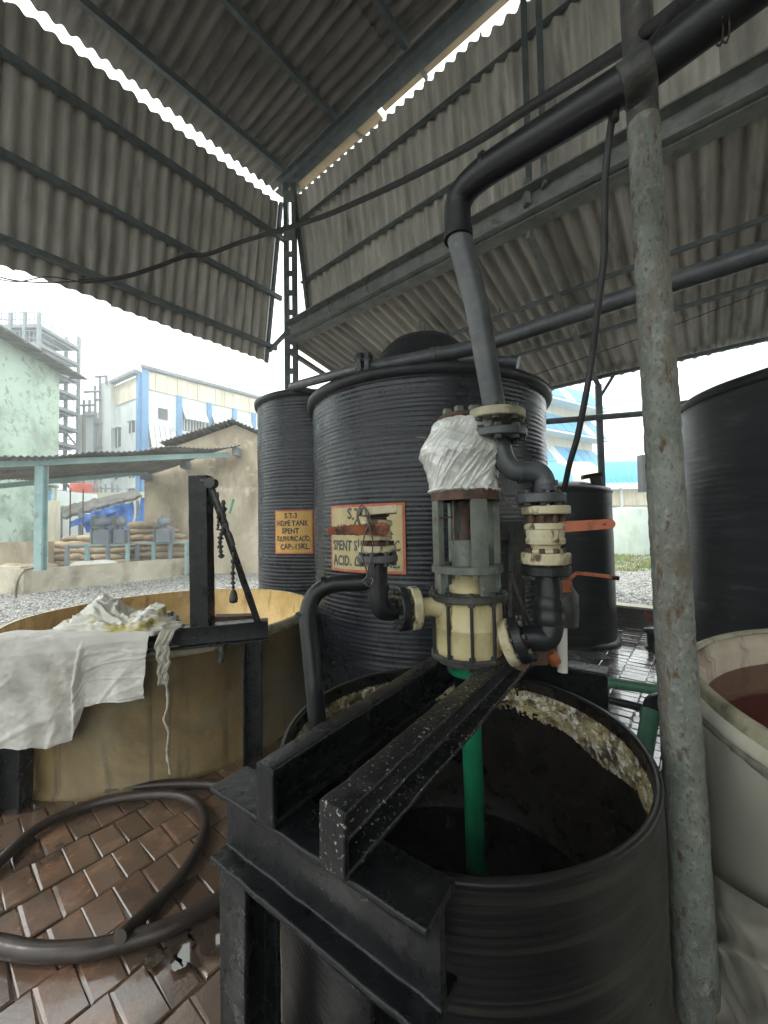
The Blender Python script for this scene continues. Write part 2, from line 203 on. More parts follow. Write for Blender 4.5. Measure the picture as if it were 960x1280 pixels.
# ------------------------------------------------------------------ mesh helpers
WL = {}
def frame(d, up=V((0, 0, 1))):
    d = V(d).normalized()
    if abs(d.dot(up)) > .98: up = V((0, 1, 0)) if abs(d.y) < .9 else V((1, 0, 0))
    x = d.cross(up).normalized(); return x, x.cross(d).normalized(), d
class MB:
    def __init__(s): s.v = []; s.f = []; s.s = []
    def add(s, vs, fs, smooth=False):
        o = len(s.v); s.v += [tuple(q) for q in vs]; s.f += [tuple(i + o for i in f) for f in fs]; s.s += [smooth] * len(fs); return s
    def box(s, c, X, Y, Z):            # half vectors
        c, X, Y, Z = V(c), V(X), V(Y), V(Z)
        vs = [c + X * a + Y * b + Z * d for a in (-1, 1) for b in (-1, 1) for d in (-1, 1)]
        return s.add(vs, [(0, 1, 3, 2), (4, 6, 7, 5), (0, 4, 5, 1), (2, 3, 7, 6), (0, 2, 6, 4), (1, 5, 7, 3)])
    def bb(s, x0, x1, y0, y1, z0, z1):
        return s.box(((x0 + x1) / 2, (y0 + y1) / 2, (z0 + z1) / 2), ((x1 - x0) / 2, 0, 0), (0, (y1 - y0) / 2, 0), (0, 0, (z1 - z0) / 2))
    def bar(s, p0, p1, w, h, up=V((0, 0, 1))):
        p0, p1 = V(p0), V(p1); x, y, d = frame(p1 - p0, up)
        return s.box((p0 + p1) / 2, x * w / 2, y * h / 2, (p1 - p0) / 2)
    def sweep(s, prof, p0, p1, up=V((0, 0, 1)), n=1, jit=0, smooth=False, sd=0):
        p0, p1 = V(p0), V(p1); x, y, d = frame(p1 - p0, up); k = len(prof); vs = []
        for i in range(n + 1):
            c = p0.lerp(p1, i / n)
            for a, b in prof:
                q = c + x * a + y * b
                if jit: q = q + noise.noise_vector(q * 14 + V((sd, 0, 0))) * jit + noise.noise_vector(q * 45) * jit * .4
                vs.append(q)
        fs = [(i * k + j, i * k + (j + 1) % k, (i + 1) * k + (j + 1) % k, (i + 1) * k + j) for i in range(n) for j in range(k)]
        s.add(vs, fs, smooth)
        s.add(vs[:k], [tuple(range(k))[::-1]]); s.add(vs[-k:], [tuple(range(k))]); return s
    def tube(s, pts, r, seg=12, caps=True, wob=0):
        pts = [V(p) for p in pts]; n = len(pts); rr = r if isinstance(r, (list, tuple)) else [r] * n
        t0 = (pts[1] - pts[0]).normalized(); x, y, _ = frame(t0); vs = []
        for i, p in enumerate(pts):
            t = ((pts[min(i + 1, n - 1)] - pts[max(i - 1, 0)])).normalized()
            x = (x - t * x.dot(t)).normalized(); y = t.cross(x)
            for j in range(seg):
                a = 2 * math.pi * j / seg; q = x * math.cos(a) + y * math.sin(a)
                R = rr[i]
                if wob: R *= 1 + wob * noise.noise((p + q * .1) * 25)
                vs.append(p + q * R)
        fs = [(i * seg + j, i * seg + (j + 1) % seg, (i + 1) * seg + (j + 1) % seg, (i + 1) * seg + j) for i in range(n - 1) for j in range(seg)]
        s.add(vs, fs, True)
        if caps: s.add(vs[:seg], [tuple(range(seg))[::-1]]); s.add(vs[-seg:], [tuple(range(seg))])
        return s
    def lathe(s, prof, c, seg=32, ax=(0, 0, 1), caps=True, smooth=True, fn=None):
        c = V(c); x, y, d = frame(ax); k = len(prof); vs = []
        for r, h in prof:
            for j in range(seg):
                a = 2 * math.pi * j / seg; q = c + d * h + (x * math.cos(a) + y * math.sin(a)) * r
                if fn: q = fn(q, a, r, h)
                vs.append(q)
        fs = [(i * seg + j, i * seg + (j + 1) % seg, (i + 1) * seg + (j + 1) % seg, (i + 1) * seg + j) for i in range(k - 1) for j in range(seg)]
        s.add(vs, fs, smooth)
        if caps: s.add(vs[:seg], [tuple(range(seg))[::-1]]); s.add(vs[-seg:], [tuple(range(seg))])
        return s
    def disc(s, c, ax, r, t, seg=28, bev=.004):
        b = min(bev, t * .3)
        return s.lathe([(r - b, -t / 2), (r, -t / 2 + b), (r, t / 2 - b), (r - b, t / 2)], c, seg, ax, smooth=False)
    def grid(s, fn, nu, nv, smooth=True, th=0):
        P_ = [[V(fn(i / nu, j / nv)) for j in range(nv + 1)] for i in range(nu + 1)]
        vs = [q for row in P_ for q in row]; id = lambda i, j: i * (nv + 1) + j
        fs = [(id(i, j), id(i + 1, j), id(i + 1, j + 1), id(i, j + 1)) for i in range(nu) for j in range(nv)]
        if not th: return s.add(vs, fs, smooth)
        nb = []
        for i in range(nu + 1):
            for j in range(nv + 1):
                du = P_[min(i + 1, nu)][j] - P_[max(i - 1, 0)][j]; dv = P_[i][min(j + 1, nv)] - P_[i][max(j - 1, 0)]
                nn = du.cross(dv); nn = nn.normalized() if nn.length > 1e-9 else V((0, 0, 1)); nb.append(P_[i][j] - nn * th)
        s.add(vs, fs, smooth); s.add(nb, [f[::-1] for f in fs], smooth)
        edge = [id(i, 0) for i in range(nu)] + [id(nu, j) for j in range(nv)] + [id(i, nv) for i in range(nu, 0, -1)] + [id(0, j) for j in range(nv, 0, -1)]
        ev = [vs[e] for e in edge] + [nb[e] for e in edge]; m = len(edge)
        return s.add(ev, [(i, m + i, m + (i + 1) % m, (i + 1) % m) for i in range(m)])
    def mesh(s, name, off=V((0, 0, 0))):
        me = bpy.data.meshes.new(name); me.from_pydata([tuple(V(q) - off) for q in s.v], [], s.f); me.polygons.foreach_set('use_smooth', s.s); me.update(); return me
    def build(s, name, m, parent=None, loc=None, bevel=0):
        if parent is not None: off = WL[parent.name]
        else: off = V(loc) if loc is not None else V((0, 0, 0))
        me = s.mesh(name, off); me.materials.append(M[m] if isinstance(m, str) else m)
        o = bpy.data.objects.new(name, me); COL.objects.link(o)
        if parent is not None: o.parent = parent
        else: o.location = off
        WL[o.name] = off
        if bevel:
            b = o.modifiers.new('bevel', 'BEVEL'); b.width = bevel; b.segments = 2; b.limit_method = 'ANGLE'; b.angle_limit = .7
        return o
def tag(o, label=None, cat=None, group=None, kind=None):
    if label: o['label'] = label
    if cat: o['category'] = cat
    if group: o['group'] = group
    if kind: o['kind'] = kind
    return o
def thing(name, label, cat, loc, group=None):
    o = bpy.data.objects.new(name, None); COL.objects.link(o); o.location = V(loc); o.empty_display_size = .1; WL[o.name] = V(loc)
    return tag(o, label, cat, group)
def obj_copy(o, parent=None, loc=None):
    c = o.copy(); COL.objects.link(c); WL[c.name] = V(loc) if loc is not None else WL[o.name]
    if parent is not None: c.parent = parent
    if loc is not None: c.location = V(loc)
    return c
def put_mesh(name, me, parent, origin, X, Y, Z):       # a shared mesh placed by an origin and three axes
    o = bpy.data.objects.new(name, me); COL.objects.link(o); base = V((0, 0, 0))
    if parent is not None: o.parent = parent; base = WL[parent.name]
    mm = Matrix((X, Y, Z)).transposed().to_4x4(); o.matrix_local = Matrix.Translation(V(origin) - base) @ mm; WL[o.name] = V(origin); return o
def fillet(pts, r, n=7):
    pts = [V(p) for p in pts]; out = [pts[0]]
    for i in range(1, len(pts) - 1):
        a, b, c = pts[i - 1], pts[i], pts[i + 1]
        R = r[i - 1] if isinstance(r, (list, tuple)) else r
        p = b + (a - b).normalized() * min(R, (a - b).length * .49); q = b + (c - b).normalized() * min(R, (c - b).length * .49)
        for k in range(n + 1):
            t = k / n; out.append(p * (1 - t) ** 2 + b * 2 * t * (1 - t) * .93 + (p + q) * .07 * t * (1 - t) + q * t * t)
    out.append(pts[-1]); return out
def smooth(pts, n=8):
    pts = [V(p) for p in pts]; e = [pts[0] * 2 - pts[1]] + pts + [pts[-1] * 2 - pts[-2]]; out = []
    for i in range(1, len(e) - 2):
        a, b, c, d = e[i - 1:i + 3]
        for k in range(n):
            t = k / n; out.append(.5 * ((2 * b) + (c - a) * t + (2 * a - 5 * b + 4 * c - d) * t * t + (3 * b - a - 3 * c + d) * t ** 3))
    out.append(pts[-1]); return out
def hexbolt(mb, c, ax, r=.011, t=.012): mb.lathe([(r, 0), (r, t)], c, 6, ax, smooth=False)

# the two horizontal directions of the shed, its far corner, and a point by (along left wall, along right wall, height)
A = V((.636, .772, 0)); B = V((-.772, .636, 0)); C0 = V((-1.41, 6, 0)); Z = V((0, 0, 1))
def S(sa, sb, z): return C0 - A * sa - B * sb + Z * z

# ================================================================== SETTING: ground and floor
mb = MB(); mb.grid(lambda u, v: ((u - .5) * 500, (v - .5) * 500, -.03), 2, 2, smooth=False)
tag(mb.build('ground', 'ground'), 'grey gravelled ground of the factory yard', kind='structure')
mb = MB(); mb.add([S(9, .02, -.008), S(9, 10, -.008), S(-3.12, 10, -.008), S(-3.12, .02, -.008)], [(0, 1, 2, 3)])
mb.add([S(9, .02, -.30), S(9, 10, -.30), S(-3.12, 10, -.30), S(-3.12, .02, -.30), S(9, .02, -.009), S(9, 10, -.009), S(-3.12, 10, -.009), S(-3.12, .02, -.009)],
       [(0, 1, 5, 4), (1, 2, 6, 5), (2, 3, 7, 6), (3, 0, 4, 7)])
floor = tag(mb.build('brick_floor', 'mortar'), 'wet clay brick floor under the shed', kind='structure')

# every brick its own piece; rows run along the right-hand wall
BL, BW, GAP = .224, .1095, .0045
tanks2d = [((.233, 1.31), .48), ((-1.9, 3.5), 1.1), ((.448, 3.965), 1.05), ((-.943, 5.317), .65), ((2.29, 1.02), 1.1), ((4.71, 4.01), 1.2), ((2.556, 5.506), .5)]
variants = []
for k in range(6):
    b = MB(); l, w_, t = BL / 2, BW / 2, .045; e = .004
    j = lambda: random.uniform(-.0025, .0025)
    ch = [random.choice((0, 0, .002, .006)) for _ in range(4)]
    low = [(-l, -w_, -t), (l, -w_, -t), (l, w_, -t), (-l, w_, -t)]
    mid = [(-l + j(), -w_ + j(), -e), (l + j(), -w_ + j(), -e), (l + j(), w_ + j(), -e), (-l + j(), w_ + j(), -e)]
    top = [(x * (1 - (e + ch[q]) / abs(x) * 1.2), y * (1 - (e + ch[q]) / abs(y) * 1.2), j() * .4) for q, (x, y, z) in enumerate(mid)]
    b.add(low + mid + top, [(0, 1, 5, 4), (1, 2, 6, 5), (2, 3, 7, 6), (3, 0, 4, 7), (4, 5, 9, 8), (5, 6, 10, 9), (6, 7, 11, 10), (7, 4, 8, 11), (8, 9, 10, 11)])
    variants.append(b.mesh('brick_%d' % k))
cands = []; RO = [0, .5, .12, .62, .3, .8, .45]
for i in range(-14, 105):
    for j in range(-40, 60):
        qw = -3.05 + (i + RO[j % 7]) * (BW + GAP); ql = .05 + j * (BL + GAP) + .12
        if ql < .14 or ql > 9 or qw < -3.05: continue
        c = C0 - A * qw - B * ql
        pr = proj(c)
        if pr is None or not (-40 < pr[0] < 1000 and pr[1] < 1330): continue
        if any((c.x - t[0][0]) ** 2 + (c.y - t[0][1]) ** 2 < t[1] ** 2 for t in tanks2d): continue
        hidden = (300 < pr[0] < 620 and pr[1] > 740) or (pr[0] > 470 and pr[1] > 930) or pr[0] > 895
        cands.append((hidden, pr[2], c, qw))
cands.sort(key=lambda q: (q[0], q[1]))
MB1, MB2 = M['brick'], M['brick_pale']
vm = {}
for k, me in enumerate(variants):
    for nm, m in (('b', MB1), ('p', MB2)):
        q = me.copy(); q.materials.append(m); vm[(k, nm)] = q
rest = {'b': MB(), 'p': MB()}
for n, (hid, dist, c, qw) in enumerate(cands):
    kind = 'p' if c.x > .9 + .3 * noise.noise(c * 2) else 'b'
    hj = .002 + noise.noise(c * 1.6) * .005 + random.uniform(-.0035, .0035)
    yaw = random.uniform(-.012, .012)
    X = (-B + A * yaw).normalized(); X = (X + Z * random.uniform(-.018, .018)).normalized()
    Y = Z.cross(X).normalized(); Y = (Y + Z * random.uniform(-.016, .016)).normalized(); Zz = X.cross(Y).normalized(); Y = Zz.cross(X)
    vk = random.randrange(6)
    if n < 295 and not hid:
        put_mesh('brick', vm[(vk, kind)], floor, c + Z * hj, X, Y, Zz)
    else:
        me = variants[vk]; o = c + Z * hj
        rest[kind].add([o + X * v.co.x + Y * v.co.y + Zz * v.co.z for v in me.vertices], [tuple(p.vertices) for p in me.polygons])
for kind, m in (('b', 'brick'), ('p', 'brick_pale')):
    if rest[kind].v: tag(rest[kind].build('bricks', m, floor), 'further bricks of the floor', kind='stuff')

def puddle(cx, cy, rx, ry, sd):
    c = G(cx, cy, 0.0175); b = MB(); n = 48; vs = [c]
    for k in range(n):
        a = 2 * math.pi * k / n; q = c - B * math.cos(a) * rx + A * math.sin(a) * ry; q = q * 1.0; s_ = 1 + .55 * noise.noise(V((math.cos(a) * 1.6, math.sin(a) * 1.6, sd))) + .07 * noise.noise(V((math.cos(a) * 5, math.sin(a) * 6, sd)))
        vs.append(c + (q - c) * s_)
    b.add([V((v.x, v.y, 0.0175)) for v in vs], [(0, 1 + k, 1 + (k + 1) % n) for k in range(n)])
    tag(b.build('puddle', 'water'), kind='structure')
for q in ((192, 1199, .035, .03, 1), (226, 1182, .11, .035, 2), (221, 1203, .035, .015, 3), (262, 1165, .09, .07, 4)): puddle(*q)

# loose stones on the yard, grass patch
def stones(boxes, name, label, m, seed):
    rnd = random.Random(seed); g = MB()
    for n, fn, s0, s1 in boxes:
        for _ in range(n):
            p = fn(rnd); s = rnd.uniform(s0, s1)
            vs = [V(q) * s * rnd.uniform(.6, 1.2) for q in ((1, 0, 0), (-1, 0, 0), (0, 1, 0), (0, -1, 0), (0, 0, .7), (0, 0, -.7))]
            R = Matrix.Rotation(rnd.uniform(0, 6.3), 3, V((rnd.uniform(-1, 1), rnd.uniform(-1, 1), 1)))
            g.add([p + R @ q for q in vs], [(0, 2, 4), (2, 1, 4), (1, 3, 4), (3, 0, 4), (2, 0, 5), (1, 2, 5), (3, 1, 5), (0, 3, 5)])
    return tag(g.build(name, m), label, kind='stuff')
def left_yard(r):
    Y = 4.2 + 9.2 * r.random() ** 1.5; px = r.uniform(-30, 345); q = P(px, 700, Y); return V((q.x, Y, -.02))
def right_yard(r):
    Y = 6.2 + 7 * r.random() ** 1.3; px = r.uniform(690, 960); q = P(px, 700, Y); return V((q.x, Y, -.02))
stones([(11000, left_yard, .018, .05)], 'gravel', 'grey crushed stone spread over the yard left of the tanks', 'gravel', 3)
stones([(5500, right_yard, .018, .05)], 'gravel', 'grey crushed stone beyond the low brick kerb on the right', 'gravel', 4)
g = MB(); r = random.Random(5)
for _ in range(9000):
    Y = r.uniform(12.6, 21); q = P(r.uniform(700, 900), 700, Y); p = V((q.x, Y, -.03)); h = r.uniform(.06, .20) * (1 if noise.noise(p * .8) > -.1 else .3)
    a = r.uniform(0, 3.14); d = V((math.cos(a), math.sin(a), 0)) * .03; l = V((r.uniform(-.06, .06), r.uniform(-.06, .06), h))
    g.add([p - d, p + d, p + l], [(0, 1, 2)])
tag(g.build('grass', 'grass'), 'strip of green and yellowing grass behind the gravel', kind='stuff')

# ================================================================== SHED
def corr_mesh(name, nc, length, m, pitch=.146, amp=.030, th=.006, sag=.0):
    w_ = nc * pitch; b = MB()
    def f(u, v): return (u * w_, v * length, amp * math.cos(u * nc * 2 * math.pi) + sag * math.sin(math.pi * v))
    b.grid(f, nc * 8, 4, True, th); me = b.mesh(name); me.materials.append(M[m]); return me
def flatfaces(me): pass
SW = 7 * .146
clad = corr_mesh('cladding_sheet', 8, 2.50, 'sheet'); cladR = corr_mesh('cladding_sheet', 8, 2.17, 'sheet')
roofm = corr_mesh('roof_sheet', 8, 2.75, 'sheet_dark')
# left cladding, leaning outwards at the foot
t = thing('side_cladding', 'corrugated grey cement sheet cladding hanging on the left side of the shed', 'cladding', S(3, -.3, 4.4))
lean = .43
for k in range(7):
    foot = S(.10 + k * SW - .08, -.25 - lean, 4.43); head = S(.10 + k * SW - .08, -.25, 6.85)
    Y = (head - foot).normalized(); X = -A; N_ = X.cross(Y).normalized()
    put_mesh('sheet', clad, t, foot + N_ * (.009 * (k % 2)) + Z * random.uniform(-.045, .02), X, Y, N_)
def angle_bar(p0, p1, w_, th, up): return [(0, 0), (w_, 0), (w_, th), (th, th), (th, w_), (0, w_)]
for z, in ((4.62,), (5.42,), (6.32,)):
    k = (z - 4.4) / 2.35; o = -.25 - lean * (1 - k) + .075
    b = MB(); b.sweep([(-.03, -.035), (.03, -.035), (.03, -.025), (-.02, -.025), (-.02, .035), (-.03, .035)], S(-.12, o, z), S(7.2, o, z)); b.build('girt', 'steel', t)
for (sa, dz) in ((.03, 0),):
    b = MB(); b.bar(S(sa, -.2 - lean, 4.35), S(sa, -.19, 6.85), .05, .05, B); b.build('upright', 'steel', t)
b = MB(); b.bar(S(-.03, -.30, 6.40), S(0, -.05, 6.52), .04, .04); b.build('bracket', 'steel', t); b = MB(); b.bar(S(-.02, -.62, 4.56), S(0, -.05, 4.72), .05, .05); b.build('bracket', 'steel', t)
# right cladding
t = thing('side_cladding', 'corrugated cement sheet cladding on the right side, just above the long weathered beam', 'cladding', S(-.2, 4, 4.8))
lean = .28
for k in range(10):
    if k == 3: wob = .02
    else: wob = 0
    foot = S(-.12 - lean, .02 + k * SW, 4.80); head = S(-.12, .02 + k * SW, (7.02 if k < 2 else 6.94))
    Y = (head - foot).normalized(); X = -B; N_ = X.cross(Y).normalized()
    put_mesh('sheet', cladR, t, foot + N_ * (.009 * (k % 2) + wob) + Z * (random.uniform(-.02, .02) - (.10 if k > 2 else .03 if k > 1 else 0)), X, Y, N_)
for z in (5.60, 6.50):
    k = (z - 4.8) / 2.1; o = -.12 - lean * (1 - k) + .07
    b = MB(); b.sweep([(-.03, -.035), (.03, -.035), (.03, -.025), (-.02, -.025), (-.02, .035), (-.03, .035)], S(o, -.02, z), S(o, 10.2, z)); b.build('girt', 'steel', t)
b = MB(); b.bar(S(-.1 - lean + .06, .10, 4.7), S(-.04, .06, 6.85), .05, .05, A); b.build('upright', 'steel', t)
b = MB(); b.bar(S(-.1 - lean - .12, -.12, 4.75), S(-.20, -.06, 6.6), .10, .012, A); b.build('edge_strip', 'sheet' , t)
# vertical hanger on the right wall
t = thing('hanger_post', 'double steel angle post standing on the long beam against the right cladding', 'post', S(.04, 3.78, 4.75))
for d in (-.07, .07):
    b = MB(); b.sweep([(-.03, -.03), (.03, -.03), (.03, -.022), (-.022, -.022), (-.022, .03), (-.03, .03)], S(.02, 3.78 + d, 4.70), S(.02, 3.78 + d, 7.15)); b.build('angle', 'steel', t)
b = MB(); b.bb(-.05, .05, -.05, .05, -.02, .10); b2 = MB(); b2.bar(S(.07, 3.71, 4.62), S(.07, 3.71, 4.86), .05, .07); b2.bar(S(.09, 3.88, 4.70), S(.09, 3.88, 4.9), .03, .05); b2.build('cleat', 'steel_beam', t)

# main roof
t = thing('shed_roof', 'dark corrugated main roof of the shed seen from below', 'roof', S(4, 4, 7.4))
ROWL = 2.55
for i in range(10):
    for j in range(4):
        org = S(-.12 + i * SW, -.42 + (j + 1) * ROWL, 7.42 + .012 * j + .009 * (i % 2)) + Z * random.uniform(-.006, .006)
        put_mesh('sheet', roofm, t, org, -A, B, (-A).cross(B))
for k, sb in enumerate((-.10, 1.10, 2.35, 3.55, 4.8, 6.0, 7.3, 8.5)):
    b = MB(); b.sweep([(-.03, -.05), (.03, -.05), (.03, -.042), (-.022, -.042), (-.022, .05), (-.03, .05)], S(-.1, sb, 7.34), S(9.6, sb, 7.34)); b.build('purlin', 'steel', t)
for sa in (0, 4.6, 9.2):
    b = MB(); b.sweep([(-.07, -.11), (.07, -.11), (.07, -.095), (.01, -.095), (.01, .095), (.07, .095), (.07, .11), (-.07, .11), (-.07, .095), (-.01, .095), (-.01, -.095), (-.07, -.095)], S(sa, -.3, 7.17), S(sa, 9.8, 7.17)); b.build('rafter', 'steel', t)
b = MB(); b.bar(S(-.15, -.2, 7.10), S(-.15, 1.75, 7.10), .15, .02); b.build('fascia_board', 'tan_board', t)
b = MB(); b.bar(S(-.13, 1.82, 7.12), S(-.13, 9, 7.12), .10, .02); b.build('fascia_board', 'tan_board', t)
for sb in (1.35, 2.45, 4.1):
    b = MB(); b.bar(S(.02, sb, 7.12), S(-.20, sb + .02, 7.08), .03, .06); b.build('bracket', 'steel_beam', t)

# unseen wall added behind the camera to cut light from the right rear
t = thing('unseen_blocker', 'tall cement wall added out of view to shade the foreground from one side', 'wall', S(4, 10, 0))
b = MB(); b.bar(S(-.0, 9.9, 3.6), S(7.6, 9.9, 3.6), .15, 7.3); b.build('blocker_slab', 'concrete', t)

# lattice column
t = thing('lattice_column', 'tall battened steel column standing behind the lettered tanks', 'column', S(0, 0, 0))
for d in (-.063, .063):
    c = C0 + V((d, 0, 0)); b = MB()
    s_ = 1 if d < 0 else -1
    b.sweep([(-.035 * s_, -.05), (.035 * s_, -.05), (.035 * s_, -.04), (-.025 * s_, -.04), (-.025 * s_, .04), (.035 * s_, .04), (.035 * s_, .05), (-.035 * s_, .05)], c, c + Z * 7.06, up=V((0, 1, 0))); b.build('chord', 'steel', t)
for k in range(22):
    z = .3 + k * .31
    if k == 20: continue
    b = MB(); b.box(C0 + V((0, -.058, z)), (.083, 0, 0), (0, .005, 0), (0, 0, .045 if k < 19 else .09)); b.build('batten', 'steel_beam' if k > 17 or k == 8 else 'steel', t)
b = MB(); b.box(C0 + V((0, 0, 7.06)), (.15, 0, 0), (0, .12, 0), (0, 0, .01)); b.box(C0 + V((0, -.07, 3.25)), (.12, 0, 0), (0, .012, 0), (0, 0, .10)); b.build('cap_plate', 'steel_beam', t)

# long beam on the right side
t = thing('long_beam', 'long weathered steel beam running from the lattice column to the upper right', 'beam', S(0, 4, 4.6))
b = MB(); b.sweep([(-.02, -.13), (.11, -.13), (.11, -.115), (-.005, -.115), (-.005, .115), (.11, .115), (.11, .13), (-.02, .13)], S(.05, .03, 4.62), S(.05, 10.5, 4.62), n=20, jit=.004); b.build('web', 'steel_beam', t)
b = MB(); b.bar(S(.0, .03, 4.478), S(.0, 10.5, 4.478), .16, .016); b.build('flange', 'steel_beam', t)
for sb in (1.05, 1.75):
    b = MB(); b.tube(fillet([S(-.02, sb, 4.76), S(.10, sb, 4.765), S(.19, sb, 4.62), S(.10, sb, 4.46)], .05), .006, 6); b.build('tie_wire', 'wire', t)

# lean-to roof
t = thing('lean_to_roof', 'low corrugated lean-to roof sloping away beyond the long beam', 'roof', S(-1.5, 4, 4.3))
p_in, p_out = S(.0, 0, 4.52), S(-3.15, 0, 3.86); sl_ = (p_out - p_in); L = sl_.length; d = sl_.normalized()
lt = corr_mesh('lean_to_sheet', 8, L / 2 + .12, 'sheet')
for i in range(11):
    for j in range(2):
        N_ = (-B).cross(d).normalized()
        s0 = L / 2 * j - (.10 if j else .0)
        org = S(0, -.15 + i * SW, 4.56) + d * s0 - N_ * 0 + Z * (.009 * (i % 2) - .018 * j)
        put_mesh('sheet', lt, t, org, -B, d, N_)
for o, w_ in ((1.0, .04), (1.88, .05), (2.98, .05)):
    z = 4.52 - .66 * o / 3.15 - .055
    b = MB(); b.sweep([(-w_ / 2, -.03), (w_ / 2, -.03), (w_ / 2, -.022), (-w_ / 2 + .008, -.022), (-w_ / 2 + .008, .03), (-w_ / 2, .03)], S(-o, -.1, z), S(-o, 10.8, z)); b.build('purlin', 'steel', t)
for sb in (-.08, 3.70, 8.2):
    b = MB(); b.sweep([(-.035, -.04), (.035, -.04), (.035, -.03), (.0, -.03), (.0, .04), (-.035, .04)], S(-.02, sb, 4.40), S(-3.1, sb, 3.76)); b.build('rafter', 'steel_beam', t)
for (sb, o) in ((1.9, 1.0), (2.6, 1.0), (3.2, 1.88), (4.4, 1.88), (3.0, 1.0)):
    z = 4.52 - .66 * o / 3.15
    b = MB(); b.tube([S(-o + .05, sb, z - .1), S(-o + .05, sb, z + .02)], .006, 6); hexbolt(b, S(-o + .05, sb, z - .11), (0, 0, 1), .014); b.build('hook_bolt', 'wire', t)
# post of the lean-to, cross bar
pb = S(-2.98, 3.70, 0)
t = thing('lean_to_post', 'thin steel post standing at the outer edge of the lean-to roof', 'post', pb)
b = MB(); b.sweep([(-.045, -.045), (.045, -.045), (.045, -.03), (.015, -.03), (.015, .045), (-.045, .045)], pb, pb + Z * 3.72); b.build('angle', 'steel', t)
b = MB(); b.bar(pb + V((.05, 0, 3.55)), pb + V((.22, -.1, 3.86)), .04, .04); b.build('cleat', 'steel', t)
b = MB(); b.tube([P(660, 529, 6.0), P(757, 521, 5.85), P(850, 513, 5.7), P(905, 509, 5.6)], .045, 10)
tag(b.build('cross_bar', 'steel', None, P(757, 521, 5.85)), 'horizontal steel bar tied across the lean-to post', 'bar')

# low brick kerb along the outer edge of the lean-to
t = thing('brick_kerb', 'low dark brick kerb wall between the floor and the outside gravel', 'kerb', S(-3.2, 4, 0))
b = MB()
for c_ in range(4):
    for k in range(30):
        q0 = .3 + (k + .5 * (c_ % 2)) * .23
        p0, p1 = S(-3.2, q0, .042 + c_ * .078), S(-3.2, q0 + .222, .042 + c_ * .078); b.bar(p0, p1, .2 + random.uniform(-.008, .008), .070)
tag(b.build('bricks', 'brick_pale', t), kind='stuff')
b = MB(); b.bar(S(-3.2, .3, .150), S(-3.2, 7.4, .150), .185, .29); b.build('mortar_core', 'mortar', t)
b = MB(); b.bar(S(-3.2, .3, .318), S(-3.2, 7.4, .318), .24, .03); b.build('coping', 'concrete', t)

# scaled round post in the right foreground
t = thing('round_post', 'thick scaly rust-stained round pipe post beside the open black tank', 'post', (.972, 1.30, 0))
def post_f(u, v):
    z = v * 7.1; r0 = .0615 - .0046 * z if z < 3 else .0477
    a = u * 2 * math.pi; p = V((.980 - .019 * z + math.cos(a) * r0, 1.30 + math.sin(a) * r0, z))
    return p + V((math.cos(a), math.sin(a), 0)) * (noise.noise(p * 30) * .0028 + noise.noise(p * 75) * .0014)
b = MB(); b.grid(lambda u, v: post_f(-u, v * .42), 40, 420); b.build('scaled_pipe', 'rusty_post', t)
b = MB(); b.grid(lambda u, v: post_f(-u, .42 + v * .58), 24, 60); b.build('upper_pipe', 'greasy', t)

# ================================================================== TANKS
def rib_prof(r, z0, z1, pitch, amp, n=4):
    k = int((z1 - z0) / pitch * n); return [(r + amp * abs(math.sin(math.pi * i / n)) , z0 + (z1 - z0) * i / k) for i in range(k + 1)]
def wavy(ampl, sc=1.0):
    def f(q, a, r, h):
        return q + V((math.cos(a), -math.sin(a), 0)) * 0 + V((q.x, q.y, 0)).normalized() * 0 + Z * ampl * noise.noise(V((math.cos(a) * 1.5, math.sin(a) * 1.5, q.z * sc)))
    return f
def dent(c, ampl):
    c = V(c)
    def f(q, a, r, h):
        o = V((q.x - c.x, q.y - c.y, 0)); n_ = noise.noise(V((q.x * 1.2, q.y * 1.2, q.z * 2.2))) * ampl + noise.noise(V((q.x * 3, q.y * 3, q.z * 14))) * ampl * .3 + noise.noise(V((q.x * .8, q.y * .8, q.z * 40))) * ampl * .12
        return q + o.normalized() * n_ + Z * .012 * noise.noise(V((q.x * 1.1, q.y * 1.1, q.z * 6)))
    return f
def cyl_hit(px, c, r):
    d = ray(px, 600); d = V((d.x, d.y, 0)).normalized(); c = V((c[0], c[1], 0)); k = d.dot(c); disc = k * k - c.dot(c) + r * r
    q = d * (k - math.sqrt(disc)); return math.atan2(q.y - c.y, q.x - c.x), q
